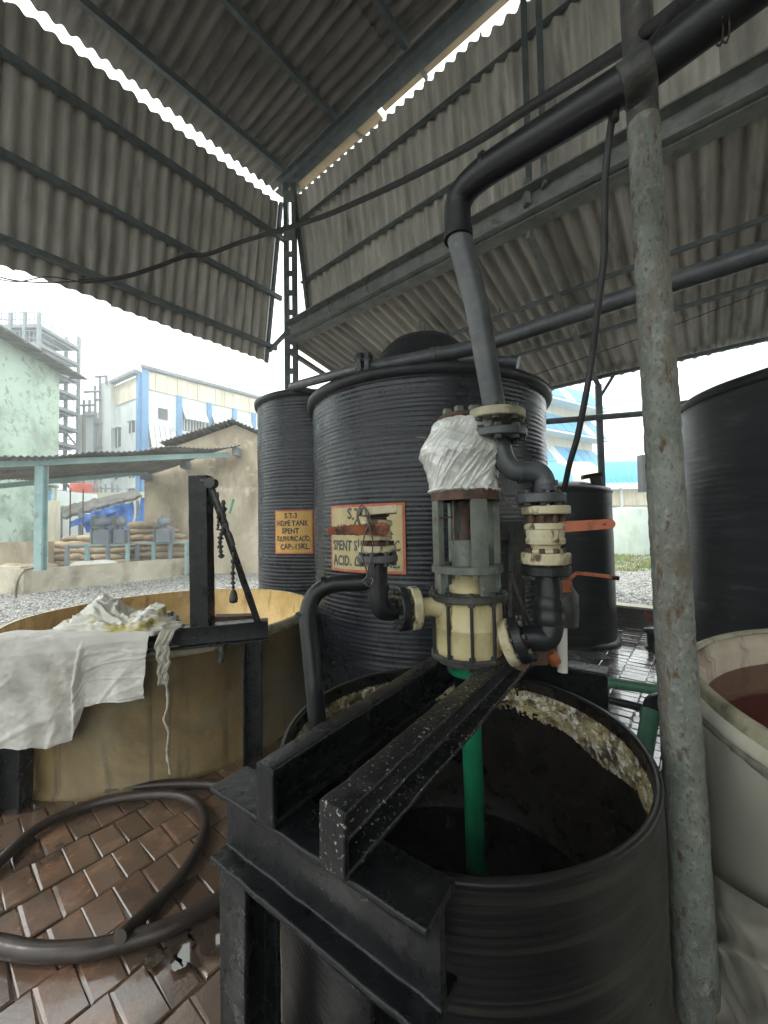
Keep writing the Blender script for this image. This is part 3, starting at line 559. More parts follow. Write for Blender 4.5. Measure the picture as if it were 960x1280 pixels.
def plaque(parent, c, r, px, zc, w_, h, lines, mp, ml, seed=0, size=.1, border=.02, gaps=()):
    a0, _ = cyl_hit(px, c, r)
    def pt(x, z, rr): a = a0 + x / r; return V((c[0] + math.cos(a) * rr, c[1] + math.sin(a) * rr, z))
    fr = MB(); fr.grid(lambda u, v: pt((u - .5) * w_, zc + (v - .5) * h, r + .016), 24, 6, True, .004)
    f = fr.build('plaque', 'plaque_red', parent)
    fc = MB(); fc.grid(lambda u, v: pt((u - .5) * (w_ - 2 * border), zc + (v - .5) * (h - 2 * border), r + .019), 24, 6, True, .003); fc.build('plaque_face', mp, parent)
    for i, (txt, dx, dz, sz) in enumerate(lines):
        cu = bpy.data.curves.new('t', 'FONT'); cu.body = txt; cu.size = sz; cu.align_x = 'CENTER'; cu.align_y = 'CENTER'; cu.extrude = .0008; cu.offset = sz * .028; cu.resolution_u = 2; cu.space_character = 1.08
        ob = bpy.data.objects.new('t', cu); COL.objects.link(ob); bpy.context.view_layer.update()
        me = bpy.data.meshes.new_from_object(ob.evaluated_get(bpy.context.evaluated_depsgraph_get()))
        me.materials.clear(); bpy.data.objects.remove(ob)
        off = WL[parent.name]; mw = max(abs(v.co.x) for v in me.vertices) * 2 * .82; fit = min(1, (w_ - 2.6 * border) / mw * (.96 if abs(dx) < .01 else .9))
        for v in me.vertices:
            x = v.co.x * .82 * fit + dx + noise.noise(V((v.co.x * 18, v.co.y * 18, seed + i))) * sz * .08; z = zc + dz + v.co.y * 1.05 + noise.noise(V((v.co.x * 14, 5, seed + i))) * sz * .15
            v.co = pt(x, z, r + .0205 + v.co.z) - off
        me.materials.append(M[ml]); o = bpy.data.objects.new('lettering', me); COL.objects.link(o); o.parent = f; WL[o.name] = off
# --- big lettered tank
c = (.448, 3.965, 0); R_ = 1.15; ZR = 2.77
t = thing('storage_tank', 'big ribbed black tank with a domed lid and faded cream plaque, in the middle', 'tank', c, 'ribbed black acid tanks')
b = MB(); b.lathe(rib_prof(R_ - .006, 0, ZR - .05, .036, .0036), c, 112, caps=False, fn=dent(c, .010)); b.build('shell', 'hdpe', t)
b = MB(); b.lathe([(R_ - .01, ZR - .06), (R_ + .035, ZR - .055), (R_ + .05, ZR - .02), (R_ + .045, ZR + .012), (R_ - .02, ZR + .03), (R_ - .3, ZR + .06), (.45, ZR + .22)], c, 96, caps=False, fn=dent(c, .006)); b.build('top_cover', 'hdpe_rim', t)
b = MB(); b.lathe([(.50, ZR + .18), (.50, ZR + .40), (.47, ZR + .41), (.43, ZR + .52), (.33, ZR + .62), (.18, ZR + .69), (.0001, ZR + .71)], (.42, 3.85, 0), 48, caps=False); b.build('dome_lid', 'hdpe_rim', t)
b = MB(); b.tube([V((.42, 3.85, ZR + .70)), V((.42, 3.85, ZR + .78))], .02, 8); b.tube([V((.40, 3.85, ZR + .78)), V((.39, 3.84, ZR + .88))], .012, 6); b.tube([V((.44, 3.85, ZR + .78)), V((.43, 3.84, ZR + .87))], .012, 6); b.build('lid_handle', 'steel', t)
plaque(t, c, R_, 453, 1.6 + (657 - 673) / 485 * 2.9, .70, .525, [('S.T-1', -.03, .185, .115), ('HDPE TANK', 0, .062, .11), ('SPENT SULPHURIC', 0, -.06, .105), ('ACID. CAP:-20KL.', 0, -.18, .105)], 'plaque_cream', 'letter_faded', 3)
# --- S.T-3
c = (-.943, 5.317, 0); R_ = .75; ZR = 3.22
t = thing('storage_tank', 'narrow ribbed black tank with an orange lettered plaque, behind the yellow tank', 'tank', c, 'ribbed black acid tanks')
b = MB(); b.lathe(rib_prof(R_ - .006, 0, ZR - .05, .042, .0042), c, 88, caps=False, fn=dent(c, .007)); b.build('shell', 'hdpe', t)
b = MB(); b.lathe([(R_ - .01, ZR - .06), (R_ + .03, ZR - .05), (R_ + .04, ZR), (R_ - .02, ZR + .03), (.3, ZR + .12), (.001, ZR + .14)], c, 72, caps=False, fn=dent(c, .006)); b.build('top_cover', 'hdpe_rim', t)
plaque(t, c, R_, 366, 1.6 + (659 - 665) / 485 * 4.63, .475, .515, [('S.T-3', -.02, .19, .085), ('HDPE TANK', -.01, .10, .085), ('SPENT', -.03, .01, .085), ('SULPHURIC ACID,', .0, -.08, .078), ('CAP:-15KL.', .02, -.175, .085)], 'plaque_orange', 'letter', 8, border=.016)
# --- small dark tank on the right
c = (2.556, 5.506, 0); R_ = .6
t = thing('storage_tank', 'small plain black tank standing behind the valves on the right, near the lean-to post', 'tank', c)
b = MB(); b.lathe(rib_prof(R_ - .006, 0.03, 1.98, .05, .0015), c, 72, caps=False, fn=dent(c, .004)); b.build('shell', 'hdpe_grey', t)
b = MB(); b.lathe([(R_ + .05, .0), (R_ + .05, .03), (R_, .06)], c, 64); b.build('base_flange', 'hdpe_rim', t)
b = MB(); b.lathe([(R_, 1.98), (R_ + .012, 2.0), (R_ - .02, 2.05), (.3, 2.15), (.001, 2.17)], c, 64, caps=False); b.build('top_cover', 'hdpe_rim', t)
b = MB(); q = V((2.86, 5.2, 2.03)); b.box(q + Z * .09, (.06, -.02, 0), (.02, .05, 0), (-.02, 0, .09)); b.box(q + V((-.06, 0, .19)), (.13, 0, .02), (0, .04, 0), (0, 0, .03)); b.build('lid_clamp', 'hdpe_rim', t, bevel=.01)
# --- huge dark tank far right
c = (4.71, 4.01, 0); R_ = 1.3; ZR = 2.93
t = thing('storage_tank', 'very large smooth black tank at the right edge behind the rusty round post', 'tank', c)
b = MB(); b.lathe(rib_prof(R_ - .006, 0, ZR - .05, .06, .0012), c, 112, caps=False, fn=dent(c, .007)); b.build('shell', 'hdpe_grey', t)
b = MB(); b.lathe([(R_, ZR - .06), (R_ + .03, ZR - .05), (R_ + .035, ZR), (R_ - .05, ZR + .06), (.4, ZR + .34), (.001, ZR + .38)], c, 96, caps=False); b.build('top_cover', 'hdpe_rim', t)
b = MB(); q = V((3.72, 4.72, ZR)); b.box(q + Z * .06, (.06, .02, 0), (-.02, .05, 0), (0, 0, .07)); b.tube([q + Z * .1, q + V((.35, -.1, .13))], .025, 8); b.build('roof_fitting', 'hdpe_rim', t, bevel=.008)
b = MB(); b.box(V((4.2, 3.4, ZR + .2)), (.14, 0, 0), (0, .12, 0), (0, 0, .03)); b.build('hatch', 'hdpe_rim', t, bevel=.01)

# --- the open black tank in the foreground
c = (.222, 1.305, 0); R_ = .562; ZR = .93
t = thing('open_tank', 'open black tank in the foreground with pale crust inside its rim', 'tank', c)
def fore(q, a, r, h):
    o = V((q.x - c[0], q.y - c[1], 0)); return q + o.normalized() * (noise.noise(V((q.x * 2, q.y * 2, q.z * 3))) * .006 + noise.noise(V((q.x * 9, q.y * 9, q.z * 30))) * .0003)
b = MB(); b.lathe(rib_prof(R_ - .003, 0, ZR - .012, .018, .0008, 4) + [(R_, ZR - .006), (R_ - .003, ZR), (R_ - .019, ZR), (R_ - .022, ZR - .006)], c, 128, caps=False, fn=fore); b.build('wall', 'hdpe_fore', t)
b = MB(); b.lathe([(R_ - .022, ZR - .006), (R_ - .024, .6), (R_ - .024, .12), (.001, .12)], c, 96, caps=False, fn=fore); b.build('inner_wall', 'residue', t)
def crust(u, v):
    a = math.radians(-38 + u * 250); z = ZR - .045 - v * .135 * (1 + .25 * noise.noise(V((a * 3, 0, 0))))
    p = V((math.cos(a), math.sin(a), 0)); edge = min(1, v * 6) * min(1, (1 - v) * 2.0) * min(1, u * 12) * min(1, (1 - u) * 12)
    q = V((a * R_, 0, z)); th = .001 + edge * (.006 + .005 * noise.noise(q * 20) + .006 * noise.noise(q * 60) + .005 * noise.noise(q * 130)) + (.004 * noise.noise(q * 170) if v < .5 else 0)
    return V(c) + p * (R_ - .021 - max(-.002, th)) + Z * z
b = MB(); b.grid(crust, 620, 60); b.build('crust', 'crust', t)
b = MB(); b.lathe([(R_ - .03, .30), (.001, .30)], c, 64, caps=False); b.build('liquid', 'black_liquid', t)

# --- the wide yellow tank on the left
c = (-1.9, 3.56, 0); R_ = 1.2; ZR = .865
t = thing('open_tank', 'wide shallow yellow fibreglass tank on the left under the white cloth', 'tank', c)
b = MB(); b.lathe([(R_ + .012, 0), (R_ + .014, .03), (R_, .05), (R_ - .002, ZR - .07), (R_ + .008, ZR - .06)], c, 128, caps=False, fn=dent(c, .012)); b.build('wall', 'frp', t)
b = MB(); b.lathe([(R_ + .002, ZR - .075), (R_ + .02, ZR - .07), (R_ + .022, ZR - .005), (R_ + .01, ZR), (R_ - .02, ZR)], c, 128, caps=False, fn=dent(c, .006)); b.build('rim', 'frp_rim', t)
b = MB(); b.lathe([(R_ - .02, ZR - .002), (R_ - .024, ZR - .05), (R_ - .024, .2), (.001, .2)], c, 96, caps=False); b.build('inner_wall', 'frp_in', t)
b = MB(); b.lathe([(R_ - .026, .42), (.001, .42)], c, 64, caps=False); b.build('liquid', 'red_liquid', t)

# --- white tank right edge
c = (2.29, 1.02, 0); R_ = 1.2; ZR = .98
t = thing('open_tank', 'off-white open tank with dark red liquid at the right edge', 'tank', c)
b = MB(); b.lathe([(R_, 0), (R_, ZR - .13), (R_ + .005, ZR - .12), (R_ + .022, ZR - .10), (R_ + .02, ZR - .06), (R_ + .005, ZR - .045)], c, 144, caps=False, fn=dent(c, .010)); b.build('wall', 'white_frp', t)
b = MB(); b.lathe([(R_ + .005, ZR - .045), (R_ + .006, ZR - .012), (R_, ZR), (R_ - .02, ZR), (R_ - .022, ZR - .02)], c, 144, caps=False, fn=dent(c, .010)); b.build('rim', 'frp_rim', t)
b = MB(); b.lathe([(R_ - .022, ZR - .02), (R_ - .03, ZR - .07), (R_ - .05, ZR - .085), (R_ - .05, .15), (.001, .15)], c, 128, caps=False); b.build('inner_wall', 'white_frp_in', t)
b = MB(); b.lathe([(R_ - .052, ZR - .17), (.001, ZR - .17)], c, 64, caps=False); b.build('liquid', 'red_liquid', t)
def seam(u, v):
    a = math.radians(120 + u * 140); z = ZR - .10 + (v - .5) * .028 * (1 + .5 * noise.noise(V((a * 8, 0, 0)))); rr = R_ + .024 + .006 * math.sin(math.pi * v) + .006 * noise.noise(V((a * 30, v * 3, 0)))
    return V((c[0] + math.cos(a) * rr, c[1] + math.sin(a) * rr, z))
b = MB(); b.grid(seam, 160, 6); b.build('seam_band', 'seam', t)

# ================================================================== PUMP FRAME over the open tank
def rounded(pts, r, n=3):
    out = []; k = len(pts)
    for i in range(k):
        a, b_, c_ = V((*pts[i - 1], 0)), V((*pts[i], 0)), V((*pts[(i + 1) % k], 0))
        rr = min(r, (a - b_).length * .4, (c_ - b_).length * .4); p = b_ + (a - b_).normalized() * rr; q = b_ + (c_ - b_).normalized() * rr
        for j in range(n + 1): s = j / n; x = p * (1 - s) ** 2 + b_ * 2 * s * (1 - s) + q * s * s; out.append((x.x, x.y))
    return out
def iprof(h, w_, tf, tw, r=.005):
    a, b_, c_ = w_ / 2, h / 2, tw / 2
    return rounded([(-a, -b_), (a, -b_), (a, -b_ + tf), (c_, -b_ + tf), (c_, b_ - tf), (a, b_ - tf), (a, b_), (-a, b_), (-a, b_ - tf), (-c_, b_ - tf), (-c_, -b_ + tf), (-a, -b_ + tf)], r)
i0, i1 = G(287.5, 969, .98), G(552, 1128, .98)
dI = (i1 - i0).normalized(); dU = Z.cross(dI).normalized()
if dU.y < 0: dU = -dU
IH = .178
t = thing('pump_frame', 'dark hand-laid fibreglass beam frame carrying the pump over the open black tank', 'frame', (i0.x, i0.y, 0))
b = MB(); b.sweep(iprof(IH, .105, .016, .018, .007), i0 - Z * IH / 2, i1 - Z * IH / 2, n=60, jit=.0022, smooth=True); b.build('cross_beam', 'beam', t)
j0 = i0 + dU * 1.285 + dI * .05; j1 = j0 + dI * .66
b = MB(); b.sweep(iprof(IH, .105, .016, .018, .007), j0 - Z * IH / 2, j1 - Z * IH / 2, n=40, jit=.002, smooth=True); b.build('cross_beam', 'beam', t)
def chan(h, w_, th, r=.006): return rounded([(-w_ / 2, -h / 2), (w_ / 2, -h / 2), (w_ / 2, -h / 2 + th), (-w_ / 2 + th, -h / 2 + th), (-w_ / 2 + th, h / 2 - th), (w_ / 2, h / 2 - th), (w_ / 2, h / 2), (-w_ / 2, h / 2)], r)
HB = .122
a0 = G(331, 957, 1.102); b0 = G(415, 1007, 1.102)
for k, (s, ln, ww, ma) in enumerate(((a0, 1.30, .056, 'beam'), (b0, 1.28, .062, 'beam_salt'))):
    p0 = V((s.x, s.y, .981 + HB / 2)); p1 = p0 + dU * ln
    b = MB(); b.sweep(chan(HB, ww, .014, .009), p0, p1, n=90, jit=.0024, smooth=True, sd=k * 3); b.build('channel', ma, t)
    b = MB(); b.box(p0 + dU * .005, dI * (ww / 2 - .001), dU * .006, Z * (HB / 2 - .001)); b.build('end_plate', ma, t, bevel=.004)
def leg(p, zt):
    b = MB(); b.sweep(iprof(.10, .10, .014, .014, .006), V((p.x, p.y, 0)), V((p.x, p.y, zt)), up=dU, n=30, jit=.0018, smooth=True); return b
leg(i0 + dI * .075 + dU * .004, .98 - IH - .001).build('leg', 'beam', t)
leg(i1 - dI * .16 + dU * .0, .98 - IH - .001).build('leg', 'beam', t)
leg(j0 + dI * .05, .98 - IH - .001).build('leg', 'beam', t); leg(j1 - dI * .05, .98 - IH - .001).build('leg', 'beam', t)
# upright plate with angles behind the pump
px_ = P(632, 720, 1.78)
t = thing('mounting_plate', 'dark rusty upright plate standing between the pump and the right-hand valve', 'plate', (px_.x, px_.y, 1.1))
b = MB(); b.box(px_ + Z * -.02, (.085, 0, 0), (0, .012, 0), (0, 0, .27)); b.build('plate', 'greasy', t, bevel=.004)
b = MB(); b.bar(P(645, 662, 1.72), P(645, 830, 1.66), .05, .05); b.bar(P(668, 800, 1.6), P(638, 715, 1.62), .035, .015); b.bar(P(600, 671, 1.74), P(660, 672, 1.74), .03, .03); b.build('angle', 'greasy', t)
b = MB(); 
for x, y in ((618, 680), (628, 692)): hexbolt(b, P(x, y, 1.75), (0, -1, 0), .012, .014)
b.build('bolt', 'greasy', t)

# ================================================================== PUMP
pc = V((.315, 1.50, 0)); 
def pz(y): return P(580, y, 1.5).z
t = thing('acid_pump', 'vertical acid pump with yellow casing, green-grey lantern and plastic-wrapped motor above the open tank', 'pump', pc + Z * 1.1)
zt, zb = pz(747), pz(814)
b = MB(); n_ = 6
b.lathe([(.100, zb - .012), (.126, zb), (.128, zb + .02), (.128, (zt + zb) / 2 - .006), (.1305, (zt + zb) / 2 - .002), (.1305, (zt + zb) / 2 + .004), (.128, (zt + zb) / 2 + .008), (.126, zt), (.11, zt + .004)], pc, 56); b.build('pump_casing', 'casing', t)
for z, r in ((zt + .012, .147), (zb - .008, .142)):
    b = MB(); b.disc(pc + Z * z, Z, r, .026, 48)
    for k in range(10):
        a = k * .628 + .2; hexbolt(b, pc + V((math.cos(a) * (r - .014), math.sin(a) * (r - .014), z + .012)), Z, .012, .013)
        hexbolt(b, pc + V((math.cos(a) * (r - .014), math.sin(a) * (r - .014), z - .012)), -Z, .012, .011)
    b.build('clamp_ring', 'greasy', t)
for k in range(10):
    a = k * .628 + .2; q = pc + V((math.cos(a), math.sin(a), 0)) * .1365; b = MB(); b.tube([q + Z * (zb - .01), q + Z * (zt + .01)], .006, 8); b.build('tie_rod', 'rubber', t)
b = MB(); b.lathe([(.07, zt + .02), (.07, zt + .045), (.058, zt + .05), (.056, zt + .085), (.045, zt + .09)], pc, 32); b.build('gland_cover', 'casing', t)
for k in range(4):
    a = k * 1.57 + .5; b = MB(); q = pc + V((math.cos(a), math.sin(a), 0)) * .05; b.box(q + Z * (zt + .085), (.016, 0, 0), (0, .012, 0), (0, 0, .012)); b.build('gland_lug', 'cream', t, bevel=.003)
b = MB(); b.disc(pc + Z * (zb - .034), Z, .082, .026, 40); b.build('bottom_flange', 'cream', t)
b = MB(); b.disc(pc + Z * (zb - .064), Z, .083, .034, 40, .008); b.build('green_collar', 'green', t)
b = MB(); b.lathe([(.06, zb - .20), (.058, zb - .10), (.07, zb - .08)], pc, 28); b.build('lower_neck', 'pipe_dark', t)
b = MB(); b.tube([pc + V((.0, -.005, zb - .12)), pc + V((.008, -.01, .16))], .037, 24); b.build('suction_pipe', 'green', t)
# lantern: rings and posts
l0, l1, l2 = pz(742) , pz(709), pz(620)
b = MB(); b.disc(pc + Z * (l0 + .0), Z, .132, .016, 40); b.build('lantern_ring', 'lantern', t)
b = MB(); b.lathe([(.134, l1 - .014), (.134, l1 + .010), (.126, l1 + .013), (.10, l1 + .013), (.10, l1 - .014)], pc, 48, smooth=False); b.build('lantern_ring', 'lantern', t)
b = MB(); b.lathe([(.131, l2 - .020), (.131, l2 + .018), (.12, l2 + .022), (.105, l2 + .022), (.105, l2 - .020)], pc, 48, smooth=False); b.build('lantern_ring', 'rust', t)
def arcpost(a, half, r0, r1, z0, z1, name, m):
    b = MB()
    def f(u, v): aa = a + (u - .5) * 2 * half; return pc + V((math.cos(aa) * r1, math.sin(aa) * r1, z0 + (z1 - z0) * v))
    b.grid(f, 8, 12, True, r1 - r0); b.build(name, m, t)
for a in (-1.5, -3.02, .06, 1.6): arcpost(a + .12, .24, .105, .129, l1 + .008, l2 - .018, 'lantern_post', 'lantern')
for a in (-1.1, -2.9, -.1, 2.0): arcpost(a, .24, .10, .124, l0 + .006, l1 - .010, 'lantern_foot', 'lantern')
b = MB(); b.lathe([(.055, l1 - .02), (.058, l1 + .10), (.054, l1 + .105), (.02, l1 + .106), (.02, l1 + .13)], pc, 28); b.build('coupling', 'lantern', t)
b = MB(); b.lathe([(.026, l1 + .10), (.026, l1 + .13), (.019, l1 + .135), (.019, l1 + .2), (.024, l1 + .205), (.024, l2)], pc, 20); b.build('shaft', 'rust', t)
b = MB(); b.tube([pc + V((-.05, -.02, l1 + .09)), pc + V((-.05, -.02, l2 - .01))], .006, 8); b.tube([pc + V((-.11, -.06, l1 + .19)), pc + V((-.05, -.02, l1 + .195))], .003, 6); b.build('gauge_rod', 'wire', t)
# wrapped motor
m0, m1 = l2 + .02, pz(527)
def wrap(u, v):
    a = -u * 2 * math.pi; z = m0 - .012 + (m1 - m0 + .012) * v
    keys = [(0, .128), (.035, .142), (.07, .131), (.14, .132), (.35, .146), (.52, .154), (.66, .143), (.85, .120), (.93, .118), (.97, .118), (1, .10)]
    for (p, r0), (q, r1) in zip(keys, keys[1:]):
        if v <= q: k = (v - p) / (q - p); R = r0 + (r1 - r0) * k; break
    d = V((math.cos(a), math.sin(a), 0))
    bul = .022 * max(0, math.cos(a - math.pi * 1.02)) * math.exp(-((v - .60) / .2) ** 2) - .012 * max(0, math.cos(a + 1.0)) * math.exp(-((v - .35) / .25) ** 2)
    sh = min(1, v * 12) * min(1, (1 - v) * 12)
    def ridge(c1, c2, sc, k):                       # pulled folds running in direction (c1, c2) over the surface
        s1 = a * .15 * c1 + v * .30 * c2; s2 = (a * .15 * c2 - v * .30 * c1) * .07
        n_ = noise.noise(V((math.cos(a) * .9, math.sin(a) * .9, s1 * 0))) * .02
        return (1 - min(1, abs(noise.noise(V((s1 * sc + n_ * sc, s2 * sc, k)))) * 3.2)) ** 2
    per = min(1, abs(math.sin(a / 2)) * 4)
    fo = (ridge(.80, -.60, 36, 1) * .0036 + ridge(.62, -.78, 18, 5) * .0045 + ridge(.35, .93, 24, 9) * .0016 + ridge(.88, -.47, 66, 13) * .0012) * per
    lump = noise.noise(V((d.x * 1.7, d.y * 1.7, v * 2.6))) * .011
    ruff = .010 * noise.noise(V((d.x * 9, d.y * 9, v * 8))) * (1 if v < .07 else .0)
    return pc + d * (R + bul + fo * sh + lump * sh + ruff - .004) + Z * (z + (.006 * noise.noise(d * 5) if v > .9 or v < .08 else 0))
b = MB(); b.grid(wrap, 420, 200); 
b.lathe([(.101, m1 - .004), (.06, m1 + .004), (.001, m1 + .005)], pc, 40, caps=False); b.build('plastic_wrap', 'wrap', t)
b = MB(); b.lathe([(.06, m1), (.098, m1 + .001), (.10, m1 + .012), (.09, m1 + .02), (.001, m1 + .02)], pc, 36, caps=False)
b.build('motor_top', 'rust', t)
b = MB()
for a in (3.6, 4.3, 5.0, 5.7): q = pc + V((math.cos(a) * .075, math.sin(a) * .075, m1 + .028)); b.box(q, (.014, .003, 0), (-.003, .014, 0), (0, 0, .012))
b.build('terminal_lug', 'lantern', t, bevel=.004)
b = MB(); b.tube(smooth([pc + V((.02, -.10, m1 + .0)), P(628, 615, 1.44), P(640, 632, 1.42), P(652, 638, 1.42)], 8), .0028, 6)
tag(b.build('thin_wire', 'wire', None, P(640, 632, 1.42)), 'thin wire drooping from the wrapped motor to the right-hand valve', 'wire')
b = MB(); b.tube(smooth([P(520, 546.5, 1.45), P(532, 547, 1.42)], 3), .003, 6); b.build('loose_wire_end', 'wire', t)

def flange(p, ax, r, th, m, parent, bolts=8, br=.010, both=True, name='flange'):
    ax = V(ax).normalized(); b = MB(); b.disc(p, ax, r, th, 40); b.build(name, m, parent)
    if bolts:
        x, y, _ = frame(ax); b = MB()
        for k in range(bolts):
            a = 2 * math.pi * (k + .35) / bolts; q = V(p) + (x * math.cos(a) + y * math.sin(a)) * (r * .82)
            hexbolt(b, q + ax * (th / 2), ax, br, .012)
            if both: hexbolt(b, q - ax * (th / 2), -ax, br, .012)
        tag(b.build('bolts', 'greasy', parent), kind='stuff')
# side nozzles of the pump
zn = P(517, 760, 1.45)
nl = zn; pl_ = V((pc.x, pc.y, zn.z)); dl = (nl - pl_).normalized()
b = MB(); b.tube([pl_ + dl * .10, pl_ + dl * .15, nl], [.05, .034, .034], 24); b.build('side_nozzle', 'casing', t)
b = MB(); b.disc(nl, dl, .080, .034, 44, .005); b.build('nozzle_flange', 'cream', t)
nr = P(637, 803, 1.41); pr_ = V((pc.x, pc.y, pz(786))); dr = (nr - pr_).normalized()
b = MB(); b.tube([pr_ + dr * .09, pr_ + dr * .13, nr], [.055, .038, .038], 24); b.build('side_nozzle', 'casing', t)
dr2 = (P(660, 797, 1.385) - nr).normalized()
b = MB(); b.disc(nr, dr2, .083, .036, 44, .005); b.build('nozzle_flange', 'cream', t)

# ================================================================== LEFT VALVE and its pipe into the tank
t = thing('feed_pipe', 'black pipe bending over the tank rim to the left side of the pump', 'pipe', P(397, 850, 1.35))
fl = nl + dl * .045
flange(fl, dl, .080, .030, 'pipe_dark', t, 8, .012)
e0 = P(472, 762, 1.40); top = P(472, 704, 1.41); j = P(473, 727, 1.41)
b = MB(); b.tube(fillet([fl, fl + dl * .03, V((e0.x, e0.y, fl.z - .0)), top], [.02, .075]), .036, 24); b.build('elbow', 'pipe_dark', t)
b = MB(); b.tube([top - Z * .10, top - Z * .075], .040, 24); b.tube([fl + dl * .035, fl + dl * .05], .040, 24); b.build('weld_collar', 'pipe_dark', t)
b = MB(); b.tube(fillet([j, P(388, 731, 1.43), P(399, 910, 1.30)], .16, 12) + [P(402, 1000, 1.28)], [.0315] * 15 + [.030], 22) if False else b.tube(fillet([j, P(380, 731, 1.42), P(393, 860, 1.33), P(402, 960, 1.30)], [.14, .01], 10), .0305, 22)
b.build('bent_pipe', 'pipe_dark', t)
b = MB(); b.tube([P(403, 732, 1.42), P(408, 731.5, 1.42)], .034, 22); b.tube([P(381, 765, 1.40), P(381.5, 770, 1.40)], .0335, 22); b.build('joint_ring', 'pipe_dark', t)
tv = thing('ball_valve', 'small cream ball valve with a rusty orange lever pointing left', 'valve', top)
flange(top + Z * .018, Z, .074, .026, 'pipe', tv, 8, .010)
flange(top + Z * .052, Z, .068, .024, 'cream', tv, 0)
vb = top + Z * .067
b = MB(); b.lathe([(.052, 0), (.054, .008), (.040, .012), (.042, .02)], vb, 28, smooth=False)
for k in range(8):
    a = k * .785; b.lathe([(.009, .0), (.009, .016)], vb + V((math.cos(a) * .052, math.sin(a) * .052, -.002)), 6, smooth=False)
tag(b.build('bolt_ring', 'rust', tv), kind='stuff')
b = MB(); b.lathe([(.044, .014), (.055, .018), (.055, .032), (.049, .035), (.049, .066), (.055, .070), (.055, .086), (.044, .09)], vb, 28, smooth=False); b.build('valve_body', 'cream', tv)
b = MB(); b.lathe([(.036, .088), (.036, .100), (.045, .102), (.045, .108)], vb, 28, smooth=False); b.build('neck', 'rust', tv)
tp = vb + Z * .118
b = MB(); b.sweep(rounded([(-.014, -.07), (.014, -.07), (.014, .07), (-.014, .07)], .004), tp - V((.062, .005, 0)), tp + V((.070, -.01, .008)), up=V((0, 1, 0))); b.build('top_flange', 'cream', tv)
# lever
def lever(p0, p1, w0, w1, th, m, parent, hole=True, up=Z):
    d = (p1 - p0); L_ = d.length; d.normalize(); n_ = d.cross(up).normalized(); u_ = n_.cross(d).normalized(); ps = []
    K = 10
    for i in range(K + 1): a = -math.pi / 2 + math.pi * i / K; ps.append(p1 + d * math.cos(a) * w1 + u_ * math.sin(a) * w1)
    for i in range(K + 1): a = math.pi / 2 + math.pi * i / K; ps.append(p0 + d * math.cos(a) * w0 + u_ * math.sin(a) * w0)
    b = MB(); n = len(ps); vs = [q + n_ * th / 2 for q in ps] + [q - n_ * th / 2 for q in ps]
    b.add(vs, [tuple(range(n))[::-1], tuple(range(n, 2 * n))] + [(i, (i + 1) % n, n + (i + 1) % n, n + i) for i in range(n)]); return b.build('lever', m, parent, bevel=.002)
hp = P(478, 661, 1.345); he = P(413, 663.5, 1.31)
lv = lever(hp, he, .022, .013, .012, 'orange_dirty', tv)
b = MB(); b.lathe([(.024, -.012), (.024, .012), (.018, .016)], hp, 20, V((0, -1, 0)), smooth=False); b.lathe([(.010, 0), (.010, .024)], hp, 6, V((0, -1, 0)), smooth=False); b.build('lever_hub', 'orange_dirty', tv)
b = MB(); b.disc(P(420, 662.5, 1.305), (0, -1, 0), .0045, .003, 12); b.build('lever_hole', 'letter', tv)
b = MB(); b.tube([hp + V((0, .01, 0)), vb + Z * .05], .013, 12); b.build('stem', 'rust', tv)
b = MB(); b.tube(smooth([P(442, 657, 1.33), P(448, 645, 1.33), P(455, 634, 1.33), P(462, 648, 1.32), P(456, 668, 1.32), P(452, 690, 1.32), P(459, 718, 1.33), P(454, 726, 1.33), P(462, 733, 1.33), P(466, 724, 1.34), P(456, 722, 1.34)], 8), .0028, 6)
b.tube(smooth([P(443, 656, 1.33), P(446, 650, 1.32), P(450, 656, 1.32), P(447, 640, 1.32), P(454, 632, 1.33), P(460, 652, 1.31), P(466, 680, 1.32), P(460, 715, 1.33)], 8), .0025, 6)
tag(b.build('binding_wire', 'wire', None, P(455, 634, 1.33)), 'twisted wire tied round the lever and body of the left valve', 'wire')

# ================================================================== RIGHT VALVE, its elbows, and the riser
t = thing('outlet_elbow', 'thick black elbow pipe rising from the right side of the pump to the larger valve', 'pipe', P(687, 780, 1.38))
fr_ = nr + dr2 * .042
flange(fr_, dr2, .083, .036, 'pipe_dark', t, 8, .013)
vt = P(685, 716, 1.40)
b = MB(); b.tube(fillet([fr_, fr_ + dr2 * .04, P(691, 800, 1.37), vt], [.03, .10], 10), .043, 26); b.build('elbow', 'pipe_dark', t)
b = MB(); k1 = P(687, 765, 1.385); b.lathe([(.043, -.05), (.052, -.035), (.052, -.01), (.046, 0), (.052, .012), (.050, .04), (.043, .055)], k1, 26, vt - k1); b.build('coupling', 'pipe_dark', t)
b = MB(); q = P(650, 825, 1.38); b.disc(q, (0, -1, .2), .035, .03, 20); b.box(P(664, 820, 1.42), (.05, 0, 0), (0, .03, 0), (0, 0, .025)); b.build('support_lug', 'rust', t, bevel=.006)
tv = thing('ball_valve', 'larger cream ball valve with an orange lever pointing right', 'valve', vt)
def zz(y): return P(683, y, 1.40).z
ax = V((vt.x - .004, vt.y, 0))
def at(y): return V((P(682, y, 1.40).x, 1.40, zz(y)))
flange(at(712), Z, .085, .034, 'pipe_dark', tv, 8, .011)
flange(at(697.5), Z, .084, .040, 'cream', tv, 0)
b = MB(); o = at(690); h = zz(652) - zz(688)
b.lathe([(.060, 0), (.060, .01), (.048, .014), (.052, .026), (.066, .030), (.068, .045), (.066, .05), (.064, .052), (.066, h - .024), (.070, h - .02), (.070, h - .008), (.064, h)], at(690), 30, smooth=False); b.build('valve_body', 'cream', tv)
b = MB(); 
